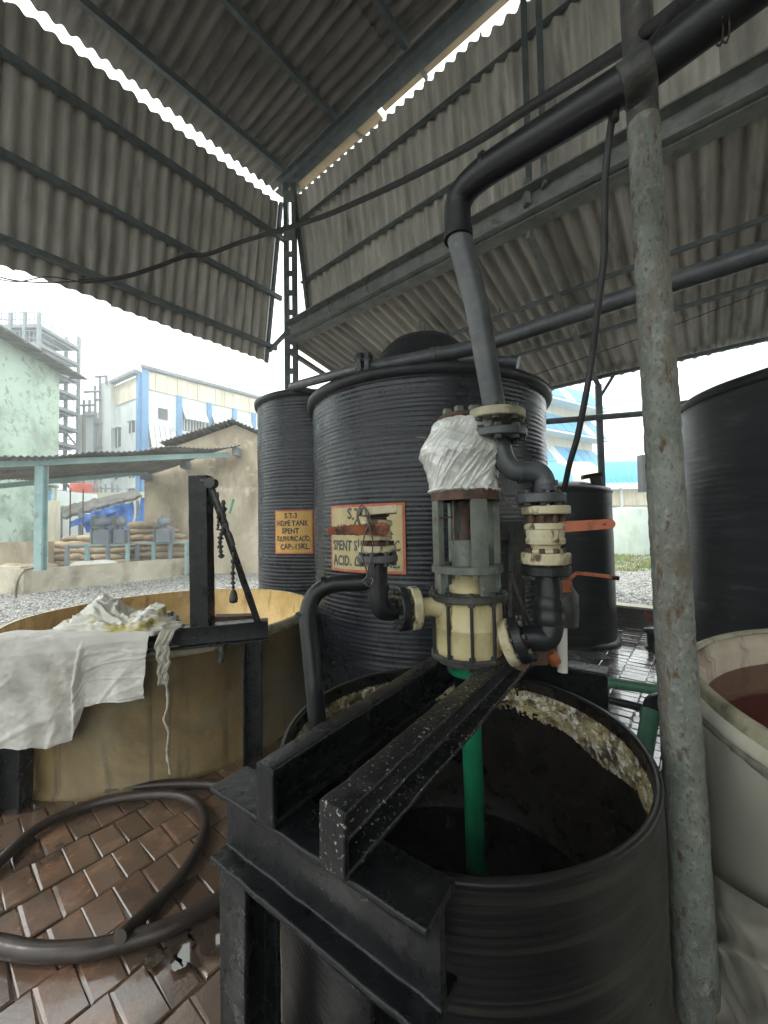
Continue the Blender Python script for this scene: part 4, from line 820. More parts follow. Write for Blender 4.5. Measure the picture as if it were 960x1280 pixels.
for k in range(8):
    a = k * .785 + .2; q = at(650) + V((math.cos(a) * .055, math.sin(a) * .055, 0)); b.lathe([(.010, -.012), (.012, .0), (.012, .016), (.008, .028)], q, 8); q2 = at(689) + V((math.cos(a) * .06, math.sin(a) * .06, 0)); b.lathe([(.010, -.01), (.010, .012)], q2, 8)
b.lathe([(.045, -.01), (.045, .035)], at(651), 24); tag(b.build('bolt_cluster', 'rust', tv), kind='stuff')
flange(at(638), Z, .083, .030, 'cream', tv, 0)
flange(V((P(676, 622, 1.40).x, 1.40, zz(623))), Z, .085, .034, 'pipe', tv, 8, .011)
lever(P(698, 659, 1.37), P(762, 655, 1.31), .020, .017, .012, 'orange', tv)
b = MB(); b.tube([P(690, 659, 1.39), P(703, 659, 1.365)], .013, 12); b.build('stem', 'rust', tv)
b = MB(); b.disc(P(756, 655.3, 1.303), (0, -1, 0), .0035, .003, 12); b.build('lever_hole', 'letter', tv)
# second, small valve behind
t = thing('small_valve', 'small orange-handled cock valve half hidden behind the black elbow', 'valve', P(705, 735, 1.62))
b = MB(); pts = [P(698, 726, 1.58), P(709, 727, 1.58), P(720, 716.5, 1.57), P(728, 717, 1.57), P(764, 721, 1.54), P(771, 722.5, 1.54)]
for i in range(len(pts) - 1): b.bar(pts[i], pts[i + 1], .010, .022 if i < 1 else .014)
b.build('lever', 'orange', t, bevel=.002)
b = MB(); b.tube([P(765, 722, 1.54), P(773, 722.8, 1.54)], .009, 8); b.build('grip', 'rubber', t)
b = MB(); b.lathe([(.05, -.10), (.055, -.03), (.055, .03), (.035, .06), (.03, .09)], P(706, 752, 1.66), 22); b.build('valve_body', 'greasy', t)
b = MB(); b.lathe([(.022, 0), (.022, .03)], P(704, 728, 1.60), 12); b.box(P(704, 733, 1.60), (.026, 0, 0), (0, .02, 0), (0, 0, .022)); b.build('gland', 'orange', t, bevel=.003)
b = MB(); b.tube([P(702, 758, 1.66), P(703, 840, 1.64)], .021, 18); tag(b.build('drain_pipe', 'white_pipe', None, P(703, 840, 1.64)), 'short white vertical pipe below the small orange-handled valve', 'pipe')
b = MB(); b.lathe([(.022, -.02), (.026, 0), (.026, .02), (.020, .03)], P(692, 824, 1.60), 18, (-.5, 0, .8)); tag(b.build('orange_cap', 'orange', None, P(692, 824, 1.60)), 'orange pipe cap lying at the foot of the white drain pipe', 'cap')

# S-bend and riser
fb = P(622, 545, 1.42); ft = P(620, 521, 1.42)
t = thing('discharge_pipe', 'grey riser pipe bending into a thick black pipe overhead towards the upper right', 'pipe', P(620, 520, 1.42))
b = MB(); b.tube(fillet([at(614), P(677, 587, 1.40), P(634, 592, 1.41), fb], [.06, .075], 10), .038, 26, wob=.02); b.build('s_bend', 'pipe', t)
b = MB(); 
for p, q in ((at(606), at(601)), (P(652, 590, 1.405), P(648, 590, 1.406))): b = MB(); b.tube([p, q], .042, 24); b.build('joint_ring', 'pipe', t)
axr = (P(573, 262, 1.36) - ft).normalized()
flange(fb + V((0, 0, .004)), V((0, -.02, 1)), .103, .030, 'pipe', t, 8, .014)
flange(ft + V((0, 0, .002)), V((0.03, -.02, 1)), .103, .032, 'frp_rim', t, 8, .014)
e = P(572, 245, 1.36)
L0, L1 = P(600, 222, 1.26), P(790, 100, .95)
dd = (L1 - P(572, 240, 1.36)).normalized()
b = MB(); b.tube([ft, ft + (e - ft) * .5, P(573, 292, 1.36)], [.040, .042, .0445], 30, wob=.01); b.build('riser', 'pipe', t)
path = fillet([P(573, 292, 1.36), P(570, 236, 1.36), P(790, 100, .95), P(1010, -68, .76)], [.17, .01], 12)
b = MB(); b.tube(path, .0475, 30, wob=.012); b.build('overhead_pipe', 'pipe_dark', t)
b = MB(); 
for p, q in ((P(573, 300, 1.36), P(573, 290, 1.36)), (P(606, 212, 1.27), P(610, 209, 1.262))): b = MB(); b.tube([p, q], .0505, 28); b.build('joint_ring', 'pipe_dark', t)
b = MB(); b.lathe([(.048, -.035), (.0525, -.03), (.0525, .03), (.048, .035)], P(795, 97, .945), 28, P(900, 15, .85) - P(795, 97, .945)); b.build('collar', 'greasy', t)
for x, y, yy in ((895, 22, .855), (903, 18, .85)):
    q = P(x, y, yy); x_, y_, d_ = frame(P(1010, -68, .76) - P(790, 100, .95)); b = MB(); b.tube([q + (x_ * math.cos(k * .45) + y_ * math.sin(k * .45)) * .053 for k in range(15)], .0022, 6); b.build('tie_wire', 'wire', t)

# horizontal pipe across the top of the big tank
t = thing('header_pipe', 'grey pipe over the big tank running under the lean-to roof to the right', 'pipe', P(600, 432, 3.0))
h0 = P(596, 434, 2.95); h1 = h0 - B * 3.6; h1.z = h0.z + .0
k0 = P(458, 459, 3.08)
b = MB(); b.tube(fillet([k0, P(480, 457, 3.06), h0, h1], .12, 6), .056, 22); b.build('pipe', 'pipe', t)
b = MB(); 
for x, y, yy in ((598, 433.5, 2.945), (545, 443.8, 2.99), (538, 445.2, 3.0)): b = MB(); q = P(x, y, yy); b.tube([q, q + (h0 - k0).normalized() * .035], .063, 22); b.build('joint_ring', 'pipe', t)
dk = (P(480, 457, 3.06) - k0).normalized()
for s in (-.012, .05): flange(k0 + dk * (s - .03), dk, .115, .036, 'pipe', t, 8, .014)
b = MB(); b.tube(fillet([k0 - dk * .03, P(440, 463, 3.25), P(362, 484, 4.1), P(395, 492, 4.4)], [.05, .1], 6), [.045] + [.04] * 15 + [.045] if False else .042, 18); b.build('branch_pipe', 'pipe', t)
b = MB(); b.tube([P(560, 447, 3.5), P(645, 453, 3.25)], .045, 16); b.tube([P(638, 452, 3.27), P(648, 453, 3.24)], .055, 16)
tag(b.build('short_pipe', 'pipe', None, P(600, 450, 3.4)), 'short capped pipe lying on top of the big black tank', 'pipe')
b = MB(); b.tube(fillet([P(465, 462, 3.3), P(470, 470, 3.3), P(500, 452, 3.2), P(510, 456, 3.2)], .05, 5), .012, 8); b.build('tie_wire', 'wire', t)
# floor pipes on the right
b = MB(); b.tube([P(748, 851, 2.75), P(826, 863, 2.42), P(850, 866.5, 2.33)], .033, 16); tag(b.build('green_pipe', 'green_dull', None, P(790, 857, 2.6)), 'green pipe lying across the floor behind the open black tank', 'pipe')
b = MB(); b.tube([P(700, 860, 2.5), P(812, 887, 2.13)], .022, 12); tag(b.build('dark_pipe', 'pipe_dark', None, P(790, 880, 2.2)), 'dark thin pipe on the floor just in front of the green pipe', 'pipe')
t = thing('green_riser', 'short green pipe with a black elbow rising beside the rim of the open tank', 'pipe', P(812, 950, 1.75))
b = MB(); b.tube([P(797, 985, 1.60), P(813, 893, 1.72)], .034, 18); b.lathe([(.034, 0), (.041, .01), (.041, .05), (.034, .06)], P(812, 903, 1.715), 18, P(813, 893, 1.72) - P(797, 985, 1.60)); b.build('pipe', 'green_dull', t)
b = MB(); b.tube(fillet([P(813.5, 889, 1.725), P(816, 876, 1.75), P(835, 874, 1.80)], .05, 6), .033, 16); b.build('elbow', 'pipe_dark', t)
t = thing('floor_valve', 'small black floor valve with a red handle left of the round post', 'valve', P(812, 815, 4.8))
b = MB(); b.lathe([(.09, 0), (.09, .02), (.06, .03), (.07, .2), (.10, .22), (.10, .25), (.04, .27)], P(817, 812, 4.9) , 18); b.build('valve_body', 'hdpe_rim', t)
b = MB(); b.bar(P(806, 766, 4.75), P(815, 778, 4.85), .02, .04); b.build('handle', 'red', t)
b = MB(); b.grid(lambda u, v: P(742, 822, 4.1) + V(((u - .5) * .28, (v - .5) * .22, .02 + .014 * noise.noise(V((u * 4, v * 4, 0))) - .0)), 10, 8, True, .01); tag(b.build('rubber_scrap', 'hdpe_rim', None, P(742, 822, 4.1)), 'flat black rubber scrap on the floor by the small black tank', 'scrap')

# ================================================================== LEFT FRAME on the yellow tank
t = thing('tank_frame', 'black steel frame with a tall post and slanting strut standing across the yellow tank', 'frame', (-.86, 2.66, 0))
f0, f1 = V((-2.35, 2.20, .91)), V((-.80, 2.66, .91)); fd = (f1 - f0).normalized()
b = MB(); b.sweep(iprof(.135, .10, .014, .014, .004), f0, f1, n=30, jit=.002, smooth=True); b.build('cross_beam', 'beam', t)
def vleg(p, z0, z1, m='beam', s=.12):
    b = MB(); b.sweep(iprof(s, s, .014, .014, .004), V((p.x, p.y, z0)), V((p.x, p.y, z1)), up=fd, n=20, jit=.0015, smooth=True); return b.build('leg' if z0 == 0 else 'post', m, t)
vleg(f1 - fd * .10, 0, .842); vleg(V((-2.18, 2.30, 0)), 0, .842, s=.14)
pp = P(253, 780, 2.53); pp = f0 + fd * ((pp - f0).dot(fd))
b = MB(); b.sweep(rounded([(-.06, -.05), (.06, -.05), (.06, .05), (-.06, .05)], .006), V((pp.x, pp.y, .979)), V((pp.x - .012, pp.y, 1.945)), up=V((0, 1, 0)), n=20, jit=.002); b.build('post', 'beam', t)
s0 = P(262, 604, 2.5); s1 = P(324, 782, 2.60)
b = MB(); b.sweep([(-.028, -.02), (.028, -.02), (.028, .02), (-.028, .02)], s0, s1, n=20, jit=.004); b.build('strut', 'beam', t)
b = MB(); b.lathe([(.035, -.03), (.035, .03)], P(264, 604, 2.48), 14, (0, 1, 0)); b.tube([P(252, 600, 2.50), P(270, 603, 2.47)], .02, 8); b.build('hinge', 'greasy', t)
b = MB(); b.sweep([(-.05, -.05), (.05, -.05), (.05, .05), (-.05, .05)], P(268, 778, 2.9), P(322, 776, 2.95), n=6, jit=.003); b.build('inner_beam', 'rust', t)
b = MB(); b.tube(smooth([P(277, 806, 2.5), P(278, 818, 2.5), P(276, 829, 2.5)]), [.022] * 8 + [.018] * 8 + [.005], 8, wob=.3) ; b.build('drip_tar', 'greasy', t)
def drape(u, v):
    x = P(208, 790, 2.36) + fd * ((u - .5) * .085 * (1 - .4 * v)); z = .985 - v * .30
    if v < .12: return x + V((0, .10 * (.12 - v) / .12, -.0)) + Z * (.985 - x.z)
    return V((x.x + .02 * noise.noise(V((v * 6, 0, 0))), x.y - .035 + .014 * noise.noise(V((u * 6, v * 9, 2))), z + .0))
b = MB(); b.grid(drape, 16, 40, True, .003); tag(b.build('rag_strip', 'tarp', None, P(208, 830, 2.33)), 'torn dirty strip of cloth hanging over the black beam of the yellow tank', 'rag')
b = MB(); b.tube(smooth([P(207, 845, 2.34), P(210, 880, 2.33), P(205, 900, 2.32), P(211, 915, 2.31), P(209, 940, 2.31), P(213, 968, 2.29)], 8), [.005 + .014 * abs(noise.noise(V((k * .7, 0, 0)))) for k in range(41)], 7, wob=.5)
tag(b.build('rag_tail', 'tarp', None, P(208, 900, 2.32)), 'stringy knotted tail hanging below the dirty rag strip', 'rag')
# hanging chains and cords from the strut
def chain(pts, r, name, label, m='greasy', n=8):
    b = MB(); pts = smooth(pts, 4)
    for i in range(len(pts) - 1):
        a, c_ = pts[i], pts[i + 1]; b.tube([a, (a + c_) / 2, c_], [r * .5, r * (1.0 + .5 * (i % 2)), r * .5], 6)
    tag(b.build(name, m, None, pts[0]), label, 'chain')
chain([P(272, 615, 2.46), P(273, 650, 2.46), P(272, 663, 2.46)], .010, 'knotted_rope', 'thin cord hanging from the top of the slanting strut, leftmost of the hangings')
chain([P(279, 625, 2.47), P(280, 655, 2.47), P(275, 675, 2.47), P(277, 698, 2.47)], .016, 'knotted_rope', 'knotted black cord with a thick lump hanging beside the slanting strut')
chain([P(292, 690, 2.5), P(291, 720, 2.5), P(292, 742, 2.5)], .013, 'hanging_chain', 'short chain ending in a black weight, hanging above the yellow tank')
b = MB(); b.lathe([(.008, .05), (.02, .03), (.028, -.01), (.024, -.03), (.01, -.035)], P(292, 747, 2.5), 10); tag(b.build('chain_weight', 'greasy', None, P(292, 747, 2.5)), 'small black pear-shaped weight at the end of the short chain', 'weight')
b = MB(); b.tube(smooth([P(266, 612, 2.46), P(277, 640, 2.46), P(282, 655, 2.47), P(292, 682, 2.48)], 6), .014, 6, wob=.5); tag(b.build('knotted_rope', 'greasy', None, P(290, 650, 2.47)), 'rough cord wound along the slanting strut', 'cord')

# white cloth over the frame
def cloth(u, v):
    base = f0 + fd * (.06 + u * .90 - .02 * v)
    top = .985
    if v < .12:
        k = v / .12; q = V((base.x, base.y + .14 * (1 - k) - .055 * k, top + .012 + .012 * noise.noise(V((u * 7, v * 20, 0)))))
    else:
        k = (v - .12) / .88; st = min(1, max(0, (u - .60) / .05)); ln = (.60 - .05 * u) * (1 - st) + (.43 - .04 * u) * st + .035 * noise.noise(V((u * 3, 0, 4))) + .012 * noise.noise(V((u * 14, 0, 4)))
        q = V((base.x, base.y - .085, top - k * ln))
        cr = lambda a_, b_, s, z_: max(0, 1 - abs(noise.noise(V(((u * a_ + k * b_) * s, (k * a_ - u * b_) * s * .35, z_)))) * 7)
        fold = noise.noise(V((u * 3.2 + k * .5, k * .8, 1))) * .045 + noise.noise(V((u * 8 - k * 1.5, k * 1.6, 7))) * .016 + cr(1, .45, 3.2, 21) * .007 + cr(.8, -.6, 4.5, 31) * .005 + cr(.2, 1, 3.5, 41) * .004 + noise.noise(V((u * 30, k * 22, 3))) * .003
        fold += .02 * math.exp(-((u - .61) / .012) ** 2)
        q.y -= max(-.002, fold * min(1, k * 4) + .022) * min(1, k * 8)
        q.x += .012 * noise.noise(V((u * 4, k * 3, 11)))
    q.z += -.0
    q.x -= .03 * (1 - u) * v
    return q
b = MB(); b.grid(cloth, 180, 130, True, .002); tag(b.build('white_cloth', 'cloth', None, P(90, 800, 2.2)), 'soiled white cloth draped over the black beam in front of the yellow tank', 'cloth')
def cloth2(u, v):
    base = f0 + fd * (.82 + u * .085 + .02 * v); k = v
    q = V((base.x, base.y - .075, .955 - k * .36 - u * .0)); q.y -= .02 * noise.noise(V((u * 3, k * 4, 1))) + .012; return q
def bagf(u, v):
    a = u * 2 * math.pi; cx = P(150, 776, 2.5)
    el = v * math.pi / 2; R0 = .42
    d = V((math.cos(a) * math.cos(el), math.sin(a) * math.cos(el) * .42, math.sin(el)))
    h = .20 * (1 + .5 * noise.noise(V((d.x * 2 + 1, d.y * 2, 0))))
    cr = abs(noise.noise(V((d.x * 3.2 + d.z, d.y * 4, d.z * 4)))) * .10 + abs(noise.noise(V((d.x * 8, d.y * 9, d.z * 9 + d.x * 5)))) * .045
    ir = 1 + .22 * noise.noise(V((math.cos(a) * 2, math.sin(a) * 2, 5)))
    return V((cx.x, 2.50, .975)) + V((d.x * R0 * ir, d.y * R0 * ir, d.z * h - .02)) - d * cr * .9
b = MB(); b.grid(bagf, 150, 50); tag(b.build('plastic_bag', 'bag', None, V((P(150, 776, 2.5).x, 2.5, .97))), 'crumpled clear and yellow-stained plastic bag heaped on top of the white cloth', 'bag')

# ================================================================== HOSES and CABLES
def gp(x, y, z=.035): return G(x, y, z)
def hose(pts, r, label, m='hose', cat='hose'):
    b = MB(); pts = smooth(pts, 10 if not isinstance(r, list) else 34); b.tube(pts, r if not isinstance(r, list) else [r[k % 2] for k in range(len(pts))], 16); return tag(b.build('rubber_hose', m, None, pts[0]), label, cat)
R1 = [gp(-30, 1105), gp(0, 1077), gp(46, 1036), gp(106, 1008), gp(160, 996), gp(213, 993, .04), gp(240, 1000), gp(252, 1012), gp(256, 1035), gp(246, 1064), gp(220, 1102), gp(184, 1139), gp(150, 1172, .075)]
hose(R1, .026, 'looped brown rubber hose whose cut end rests on another thicker hose')
b = MB(); b.lathe([(.019, 0), (.0265, .001), (.0265, -.012)], R1[-1] + (R1[-1] - R1[-2]).normalized() * .002, 16, (R1[-1] - R1[-2]), caps=False)
hose([gp(133, 989, .03), gp(200, 981, .03), gp(270, 981, .03), gp(340, 992, .03), gp(420, 1010, .03)], .027, 'dark hose end coming from under the pump frame, against the foot of the yellow tank')
hose([gp(-30, 1176), gp(0, 1182), gp(46, 1190), gp(106, 1188), gp(152, 1178), gp(213, 1159), gp(262, 1132), gp(300, 1112), gp(340, 1096)], [.0335, .0312], 'thick ribbed brown hose crossing the bricks in front, under the looped hose')
def cable(name, pts, r, label, cat='cable', n=10, m='rubber'):
    b = MB(); pts = smooth(pts, n); b.tube(pts, r, 10); return tag(b.build(name, m, None, pts[0]), label, cat)
cable('power_cable', [P(99, 352, 3.9), P(130, 350, 3.95), P(160, 345, 4.0), P(195, 334, 4.1), P(230, 321, 4.2), P(262, 317, 4.25), P(300, 303, 4.2), P(345, 289, 4.0), P(400, 272, 3.6), P(450, 251, 3.2), P(500, 228, 2.8), P(560, 197, 2.4), P(610, 168, 2.1), P(660, 135, 1.85), P(720, 98, 1.6), P(780, 60, 1.35), P(840, 15, 1.15), P(890, -30, 1.0)], .022,
      'thick black power cable sagging from the left cladding across the column to the upper right')
cable('thin_wire', [P(-20, 338, 3.5), P(10, 349, 3.6), P(50, 353, 3.8), P(99, 352, 3.9)], .006, 'thin wire joining the thick cable end at the far left', 'wire')
cable('thin_wire', [P(99, 352, 3.9), P(60, 346, 3.8), P(20, 352, 3.7), P(-20, 345, 3.6)], .005, 'second slack thin wire under the left cladding', 'wire')
cable('drop_cable', [P(768, 128, 1.0), P(762, 170, 1.02), P(757, 215, 1.04), P(756, 250, 1.06), P(755, 320, 1.1), P(748, 380, 1.13), P(741, 440, 1.18), P(733, 490, 1.2), P(722, 545, 1.25), P(712, 580, 1.3), P(705, 613, 1.36)], .0095, 'black cable hanging down from the overhead pipe to the right-hand valve')
cable('thin_wire', [P(640, 478, 4.2), P(780, 430, 4.2), P(900, 385, 4.0), P(990, 350, 3.9)], .004, 'thin slack wire strung below the lean-to roof', 'wire')
cable('upper_cable', [P(770, 150, .98), P(772, 90, 1.02), P(800, 70, 1.04), P(845, 5, 1.05), P(880, -40, 1.0)], .008, 'dark cable running up beside the top of the round post')

# tarpaulin at lower right
def tarp(u, v):
    a = math.radians(138 + u * 70); zt = .03 + .50 * min(1, u * 1.7) ** .8; r0 = 1.235; r1 = 1.30 + .30 * max(0, u - .45)
    k = v; rr = r0 + (r1 - r0) * k ** 1.3; z = zt * (1 - k) ** 1.15 + .012
    n_ = .030 * noise.noise(V((u * 5, v * 3, 0))) + .020 * max(0, 1 - 6 * abs(noise.noise(V((u * 5 + v * 2, v * 2.4, 2))))) + .012 * max(0, 1 - 5 * abs(noise.noise(V((u * 9 - v * 4, v * 4, 8)))))
    e = min(1, v * 5)
    return V((2.29 + math.cos(a) * (rr + n_ * e + .01), 1.02 + math.sin(a) * (rr + n_ * e + .01), z + .02 * noise.noise(V((u * 7, v * 6, 4))) * e + .01))
b = MB(); b.grid(tarp, 130, 70, True, .002); tag(b.build('tarpaulin', 'tarp', None, (1.1, 1.1, 0)), 'crumpled grubby tarpaulin leaning against the off-white tank at the lower right', 'tarpaulin')

# ================================================================== BACKGROUND, LEFT YARD
q0, q1 = G(25, 743, -.03), G(243, 719.5, -.03)
# low wall
t = thing('low_wall', 'low stained concrete wall in front of the sacks, under the canopy post', 'wall', q0)
b = MB(); nW = 12; wd = (q1 - q0).normalized(); wn = V((-wd.y, wd.x, 0))
def wallf(u, v): q = q0.lerp(q1, u); return V((q.x, q.y, -.1 + v * .70)) + wn * (-.0 + .015 * noise.noise(V((u * 9, v * 3, 0))))
b.grid(wallf, 40, 8, True); b.add([V((q0.x, q0.y, .60)), V((q1.x, q1.y, .60)), V((q1.x, q1.y, .60)) + wn * .25, V((q0.x, q0.y, .60)) + wn * .25], [(0, 1, 2, 3)])
b.add([V((q1.x, q1.y, -.1)), V((q1.x, q1.y, .6)), V((q1.x, q1.y, .6)) + wn * .25, V((q1.x, q1.y, -.1)) + wn * .25], [(0, 1, 2, 3)])
b.add([q0 + wn * .25, V((q0.x, q0.y, .6)) + wn * .25, V((q1.x, q1.y, .6)) + wn * .25, q1 + wn * .25], [(0, 1, 2, 3)])
b.build('wall', 'concrete', t)
ql = q0 - V((3.5, -.6, 0))
b = MB(); b.box((q0 + ql) / 2 + V((0, .12, .36)), (ql - q0) / 2, (0, .12, 0), (0, 0, .36)); b.build('wall_return', 'concrete', t)
b = MB(); b.box(V((q0.x - .02, q0.y + .1, .27)), (.16, 0, 0), (0, .16, 0), (0, 0, .37)); b.build('pier', 'concrete', t)
b = MB(); b.box(P(-22, 690, 12.5) + V((0, 0, -.2)), (2.0, .25, 0), (0, .12, 0), (0, 0, .5)); tag(b.build('stained_wall', 'plaster', None, P(10, 700, 12.5)), 'mouldy low wall behind the canopy post at the far left', 'wall')
# gable building
gl, gr = P(180, 716, 14.2), P(420, 716, 14.0)
def gw(px, y, d=0): q = P(px, y, 14.2 - .2 * (px - 180) / 240 + d); return q
t = thing('gable_building', 'sandy plastered building with a gable, behind the left lettered tank', 'building', V((gl.x, gl.y, -.1)))
b = MB(); zb_ = -.1
pf = [V((gl.x, gl.y, zb_)), V((gr.x, gr.y, zb_)), V((gr.x, gr.y, gw(420, 585).z)), gw(294, 531), V((gl.x, gl.y, gw(180, 572).z))]
bk = [q + V((-1.5, 7, 0)) for q in pf]
b.add(pf + bk, [(0, 1, 2, 3, 4), (5, 9, 8, 7, 6), (0, 5, 6, 1), (0, 4, 9, 5), (1, 6, 7, 2)]); b.build('wall', 'plaster', t)
b = MB()
for a_, c_ in ((gw(205, 557), gw(295, 528)), (gw(293, 528), gw(425, 584))):
    a_ = a_ + V((0, -.35, .05)); c_ = c_ + V((0, -.35, .05)); dv = (c_ - a_); W_ = dv.length; dv.normalize(); bkv = V((-.2, 1, 0)).normalized(); nn = dv.cross(bkv).normalized(); nc = int(W_ / .15)
    b.grid(lambda u, v, a_=a_, dv=dv, W_=W_, nn=nn, nc=nc: a_ + dv * W_ * u + bkv * 7 * v + nn * .025 * math.cos(u * nc * 6.283), nc * 6, 1, True, .02)
b.build('roof', 'canopy', t)
# canopy
cA, cB, cC, cD = P(301, 556, 13.7), P(-90, 573, 8.6), P(-90, 604, 10.6), P(176, 594, 14.1)
t = thing('canopy_roof', 'sagging grey corrugated canopy roof carried on a pale blue post over the sacks', 'canopy', P(60, 590, 10))
b = MB()
def cano(u, v):
    q = cB.lerp(cA, u).lerp(cC.lerp(cD, u), v); return q + Z * (.035 * math.cos(u * 330) * .6 + .12 * noise.noise(V((u * 5, v * 2, 0))) - .10 * math.sin(math.pi * u * 3) ** 2 * .4)
b.grid(cano, 340, 6, True, .015); b.build('roof_sheet', 'canopy', t)
b = MB(); b.bar(cB.lerp(cC, .12) + Z * -.12, cA.lerp(cD, .12) + Z * -.22, .12, .16); b.bar(P(-60, 613, 10.4), P(185, 590.5, 13.9), .12, .14); b.build('beam', 'post_blue', t)
for x, y in ((296, 565), (232, 581), (183, 595)):
    b = MB(); b.box(gw(x, y, -.2), (.10, 0, 0), (0, .2, 0), (0, 0, .14)); b.build('bracket', 'far_steel', t)
wp = q0.lerp(q1, .09); wp = P(50.5, 708, 10.2)
b = MB(); b.sweep(iprof(.20, .20, .02, .02, .004), V((wp.x, wp.y, .58)), V((wp.x, wp.y, P(50, 583, 10.2).z)), up=V((0, 1, 0))); b.build('post', 'post_blue', t)
b = MB(); b.tube(smooth([P(22, 762, 9.6), P(20, 742, 9.6), P(23, 725, 9.55), P(30, 714, 9.7), P(42, 710, 9.9)], 6), .025, 6); tag(b.build('rope', 'wire', None, P(22, 740, 9.6)), 'rope hanging over the low wall beside the canopy post', 'rope')
# sacks
ORD = ['lowest', 'second', 'third', 'fourth', 'fifth', 'sixth', 'seventh', 'eighth', 'ninth']; NTH = ['first', 'second', 'third', 'fourth', 'fifth', 'sixth', 'seventh', 'eighth', 'ninth']
sm = []
for k in range(3):
    b = MB(); rs = k * 5.3
    def sf(u, v, rs=rs):
        a = u * 2 * math.pi; x = (v - .5) * 2; e = (1 - abs(x) ** 3.5) ** .6 if abs(x) < 1 else 0
        return V((x * .43, math.cos(a) * .24 * max(.25, e), math.sin(a) * .125 * e * (1 - .15 * x * x) + .02 * noise.noise(V((x * 2, a, rs)))))
    b.grid(lambda u, v: sf(-u, v), 12, 10); me = b.mesh('sack'); me.materials.append(M['sack']); sm.append(me)
wm = sm[0].copy(); wm.materials.clear(); wm.materials.append(M['white_sack'])
r = random.Random(11)
def sack(p, yaw, lab, grp, me=None, tilt=0):
    o = bpy.data.objects.new('sack', me or r.choice(sm)); COL.objects.link(o); o.location = p; o.rotation_euler = (tilt + r.uniform(-.10, .10), r.uniform(-.12, .12), yaw); s = r.uniform(.9, 1.08); o.scale = (s, s, s * r.uniform(.9, 1.15)); WL[o.name] = V(p)
    tag(o, lab, 'sack', grp)
def base_pt(px, Y): q = P(px, 700, Y); return V((q.x, Y, 0))
for layer in range(7):
    for k in range(7):
        px = 66 + k * 15.5 + (7 if layer % 2 else 0) + layer * 2
        if layer > 4 and k > 4: continue
        if px > 152 + 3: continue
        if layer > 5 and (px < 88): continue
        if layer == 5 and px < 75: continue
        p = base_pt(px * 1.0, 12.9 + .08 * layer); p.z = .10 + layer * .205; sack(p, r.uniform(-.25, .25), 'tan jute sack, %s from the left in the %s layer of the left pile' % (NTH[k], ORD[layer]), 'tan jute sacks of the left pile')
for layer in range(9):
    for k in range(6):
        px = 160 + k * 14.5 + (6 if layer % 2 else 0)
        if px > 236 - layer * 2.2: continue
        if layer > 7 and not (165 < px < 190): continue
        p = base_pt(px, 13.5 + .04 * layer); p.z = .10 + layer * .205; sack(p, r.uniform(-.3, .3), 'tan jute sack, %s from the left in the %s layer of the higher right pile' % (NTH[k], ORD[layer]), 'tan jute sacks of the right pile')
for k in range(9):
    p = base_pt(8 + k * 8 if k < 6 else 105 + (k - 6) * 12, 11.0 if k < 6 else 12.0); p.z = .55 + r.uniform(-.05, .06)
    if k < 6: sack(p, r.uniform(-1, 1), 'small crumpled sack behind the far-left low wall, %s from the left' % NTH[k], 'crumpled sacks at the far left')
    else: sack(p, r.uniform(-.4, .4), 'white sack lying flat by the stands, %s from the left' % NTH[k - 6], 'white sacks by the tables', wm)
# tables / stands with small machines
def table(x0, x1, ytop, Y, label):
    a_, c_ = P(x0, ytop, Y), P(x1, ytop - 1, Y + .5); t = thing('work_stand', label, 'stand', V((a_.x, a_.y, 0)))
    b = MB(); b.bar(a_, c_, .35, .05); b.build('top', 'post_blue', t)
    for k in (0.02, .33, .66, .98):
        q = a_.lerp(c_, k); b = MB(); b.bar(V((q.x, q.y - .2, 0)), q + V((0, -.2, 0)), .09, .09, V((0, 1, 0))); b.build('leg', 'post_blue' if k in (.33, .98) else 'far_steel', t)
table(89, 166, 681.5, 12.0, 'long steel stand with pale legs in front of the left pile of sacks')
table(175, 238, 679, 12.95, 'shorter steel stand with pale legs in front of the right pile of sacks')
def machine(px, ytop, ybot, w_, Y, label):
    p = P(px, ybot, Y); h = P(px, ytop, Y).z - p.z; t = thing('stand_machine', label, 'machine', p)
    b = MB(); b.box(p + Z * h * .25, (w_ * .32, 0, 0), (0, .12, 0), (0, 0, h * .25)); b.build('base', 'far_steel', t, bevel=.01)
    b = MB(); b.lathe([(w_ * .12, h * .5), (w_ * .12, h * .66), (w_ * .3, h * .68), (w_ * .3, h * .9), (w_ * .14, h * .92), (w_ * .14, h)], p, 12); b.build('motor', 'far_steel', t)
    b = MB()
    for s in (-1, 1): b.bar(p + V((s * w_ * .5, 0, 0)), p + V((s * w_ * .5, 0, h * .62)), .05, .05, V((0, 1, 0)))
    b.bar(p + V((-w_ * .5, 0, h * .6)), p + V((w_ * .5, 0, h * .6)), .05, .05); b.build('guard', 'far_steel', t)
machine(129, 645, 680, .75, 12.2, 'grey machine on the long stand, left of the two on it'); machine(151, 645, 679, .5, 12.3, 'narrow grey machine on the long stand, right of the two on it'); machine(205, 645, 678, .65, 13.0, 'grey machine on the shorter stand in front of the higher sack pile')
